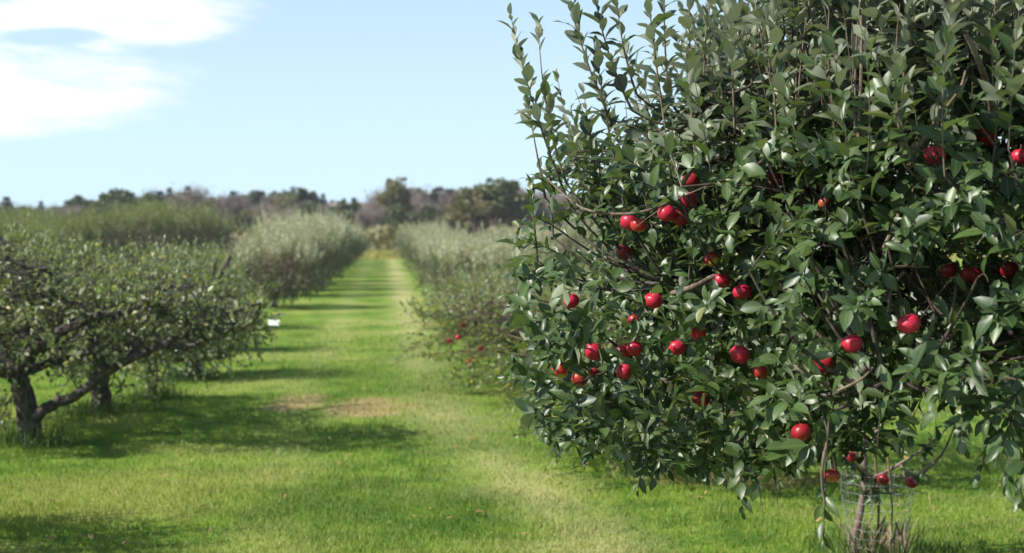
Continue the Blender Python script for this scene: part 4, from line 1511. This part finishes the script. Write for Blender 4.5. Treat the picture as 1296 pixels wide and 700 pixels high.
sky_x = [-500, -200, 0, 60, 100, 140, 165, 200, 238, 280, 330, 380, 420, 450, 480, 500, 530, 560, 600, 640, 680, 800, 1000, 1300, 1800]
sky_y = [252, 254, 262, 264, 260, 252, 255, 250, 246, 254, 252, 250, 258, 260, 250, 244, 250, 250, 248, 242, 250, 248, 250, 246, 250]
for d, step, drop, mix_ in ((208, 12, 2, 'bbbpog'), (185, 17, 9, 'bbbobg'), (165, 21, 19, 'bobgb')):
    x = -420.0
    while x < 1720:
        kd = {'b': 'bare', 'p': 'pine', 'o': 'olive', 'g': 'broad'}[rf.choice(mix_)]
        if x < 450 and d == 208:
            kd = rf.choice(['pine', 'pine', 'broad', 'bare'])
        far(kd, x, np.interp(x, sky_x, sky_y) + drop + rf.uniform(-13, 3), d + rf.uniform(-7, 7), wide=rf.uniform(.85, 1.15) * (.8 if kd == 'pine' else 1))
        x += step * rf.uniform(.7, 1.3)
for a in (('olive', 500, 229, 172, 'tall rounded grey tree rising over the end of the lane', .62),
          ('bare', 484, 240, 176, 'grey leafless tree just left of the tall rounded one over the lane end', .8),
          ('pine', 556, 238, 190, 'dark evergreen with a flat top right of the tall rounded grey tree', 1.5),
          ('pine', 569, 240, 192, 'second dark evergreen right beside the flat topped one', 1.3),
          ('broad', 636, 231, 160, 'big dark green tree at the skyline beside the near apple tree', 1.25),
          ('olive', 603, 241, 158, 'rounded olive green tree left of the big dark green one at the skyline', 1.2),
          ('bare', 238, 240, 178, 'purplish domed leafless tree highest on the left skyline', 1.3),
          ('broad', 144, 248, 178, 'dark round green tree on the left skyline', 1.2),
          ('pine', 203, 243, 190, 'pointed dark evergreen left of the purplish domed tree', 1.0),
          ('pine', 382, 240, 190, 'pointed dark evergreen over the silvery trees of left row', .9),
          ('pine', 330, 243, 190, 'dark evergreen on the skyline midway over the silvery left row', 1.2),
          ('pine', 295, 243, 190, 'dark evergreen right of the purplish domed tree', 1.1),
          ('pine', 100, 250, 195, 'small pointed evergreen on the left skyline with sky beside it', .8),
          ('pine', 8, 250, 190, 'dark evergreen at the very left end of the skyline', 1.2)):
    far(a[0], a[1], a[2], a[3], a[4], a[5])

rs = np.random.default_rng(8)
# the mass of the wood behind the trees one can tell apart
n = 60000
x = rs.uniform(-150, 170, n)
y = rs.uniform(216, 240, n)
hx_ = CAM_H + (295 - np.interp(648 + FPX * x / y, sky_x, sky_y) + 1 - 5 * np.abs(np.sin(x * .9)) - 3 * np.abs(np.sin(x * .37 + 1))) / FPX * y
pos = np.stack([x, y, rs.random(n) ** .7 * hx_], -1)
v, f, _ = bake(CARD, pos, unit(rs.normal(size=(n, 3)) * .5 + np.array([0, 0, 1])), unit(rs.normal(size=(n, 3)) + np.array([-.3, -.5, .3])), rs.uniform(.35, .9, n))
tag(link('far_wood', mesh_np('far_wood', v, f), M_BARE), 'hazy mass of mostly bare wood behind the skyline trees', 'wood', kind='stuff')

# scrub at the foot of the wood
n = 26000
x = rs.uniform(-120, 130, n)
y = rs.uniform(128, 158, n)
hh = 1.0 + 1.0 * np.abs(np.sin(x * .23 + 1.2)) + .6 * np.abs(np.sin(x * .71))
pos = np.stack([x, y, rs.random(n) ** .8 * hh], -1)
v, f, _ = bake(CARD, pos, unit(rs.normal(size=(n, 3)) + np.array([0, 0, .6])), unit(rs.normal(size=(n, 3)) + np.array([-.3, -.5, .6])), rs.uniform(.3, .7, n))
tag(link('scrub', mesh_np('scrub', v, f), M_WOODO), 'low tangled scrub along the foot of the far wood', 'scrub', kind='stuff')
# tall yellow meadow grass where the lane ends
n = 26000
x = rs.uniform(-60, 60, n)
y = rs.uniform(107, 126, n)
pos = np.stack([x, y, np.zeros(n)], -1)
v, f, _ = bake((np.array([(-.10, 0, 0), (.10, 0, 0), (.02, 1, .05)]), np.array([(0, 1, 2)]), None), pos, unit(rs.normal(size=(n, 3)) * .3 + np.array([0, 0, 1])), unit(rs.normal(size=(n, 3))), rs.uniform(.3, .65, n))
tag(link('meadow_grass', mesh_np('meadow_grass', v, f, smooth=False), mat_leaf('meadow_blade', (.24, .25, .08), (.34, .32, .11), (.32, .30, .11), .6, .2)),
    'tall yellow meadow grass across the end of the lane', 'grass', kind='stuff')

# ------------------------------------------------------------------ fallen leaves on the turf
n = 260
yl = 1 / rs.uniform(1 / 24, 1 / 7.4, n)
xl = rs.uniform(-.40, .46, n) * yl
pos = np.stack([xl, yl, gz(xl, yl) + rs.uniform(.015, .04, n)], -1)
which = rs.integers(0, 6, n)
v, f, uv = bake_many(LEAF, which, pos, unit(rs.normal(size=(n, 3)) * np.array([1, 1, .15])), unit(rs.normal(size=(n, 3)) * .35 + np.array([0, 0, 1])), rs.uniform(.035, .065, n))
tag(link('fallen_leaves', mesh_np('fallen_leaves', v, f, uv), mat_leaf('fallen_leaf', (.22, .13, .05), (.34, .26, .10), (.30, .25, .15), .7, .05)),
    'brown and yellow fallen leaves scattered on the mown grass', 'leaves', kind='stuff')

# tall unmown grass and weeds round the feet of the trunks
n = 3600
spots = np.array([(-4.39, 12.9), (-4.34, 14.9), (-4.16, 18.5), (-4.9, 23.0), (1.6, 11.6), (2.7, 6.45), (-4.08, 16.2), (2.19, 8.35), (.66, 17.9)])
q_ = rs.integers(0, len(spots), n)
a_ = rs.uniform(0, 6.28, n)
r_ = .10 + np.abs(rs.normal(size=n)) * .20
base = np.stack([spots[q_, 0] + np.cos(a_) * r_, spots[q_, 1] + np.sin(a_) * r_, np.zeros(n) - .01], -1)
h_ = rs.uniform(.06, .24, n) * np.clip(1.3 - r_, .4, 1)
dl = np.stack([rs.normal(size=n) * .05 + np.cos(a_) * .03, rs.normal(size=n) * .05, h_], -1)
wv = np.stack([np.cos(a_ * 5), np.sin(a_ * 5), 0 * a_], -1) * .005
P = np.stack([base - wv, base + wv, base + dl * .6 + wv, base + dl], 1).reshape(-1, 3)
k = np.arange(n)[:, None] * 4
tag(link('tall_grass', mesh_np('tall_grass', P, np.concatenate([k + np.array([[0, 1, 2]]), k + np.array([[0, 2, 3]])]), smooth=False),
         mat_leaf('tall_grass_blade', (.045, .095, .020), (.110, .170, .040), (.09, .14, .04), .5, .25)),
    'tall unmown grass and weeds round the feet of the trunks', 'grass', kind='stuff')

# ------------------------------------------------------------------ thin haze
hz = mesh_np('haze', np.array([(x_, y_, z_) for z_ in (-1.0, 14.0) for y_ in (-450.0, 3600.0) for x_ in (-2600.0, 2600.0)]),
             np.array([(0, 2, 3, 1), (4, 5, 7, 6), (0, 1, 5, 4), (2, 6, 7, 3), (0, 4, 6, 2), (1, 3, 7, 5)]), smooth=False)
m_hz, t_ = mat_new('haze')
pv = t_.n('ShaderNodeVolumePrincipled')
pv.inputs['Color'].default_value = (.80, .88, 1.0, 1)
pv.inputs['Density'].default_value = .0003
oo = t_.n('ShaderNodeOutputMaterial')
t_.l.new(pv.outputs[0], oo.inputs['Volume'])
tag(link('haze', hz, m_hz), 'thin bluish haze over the far trees', 'haze', kind='stuff')
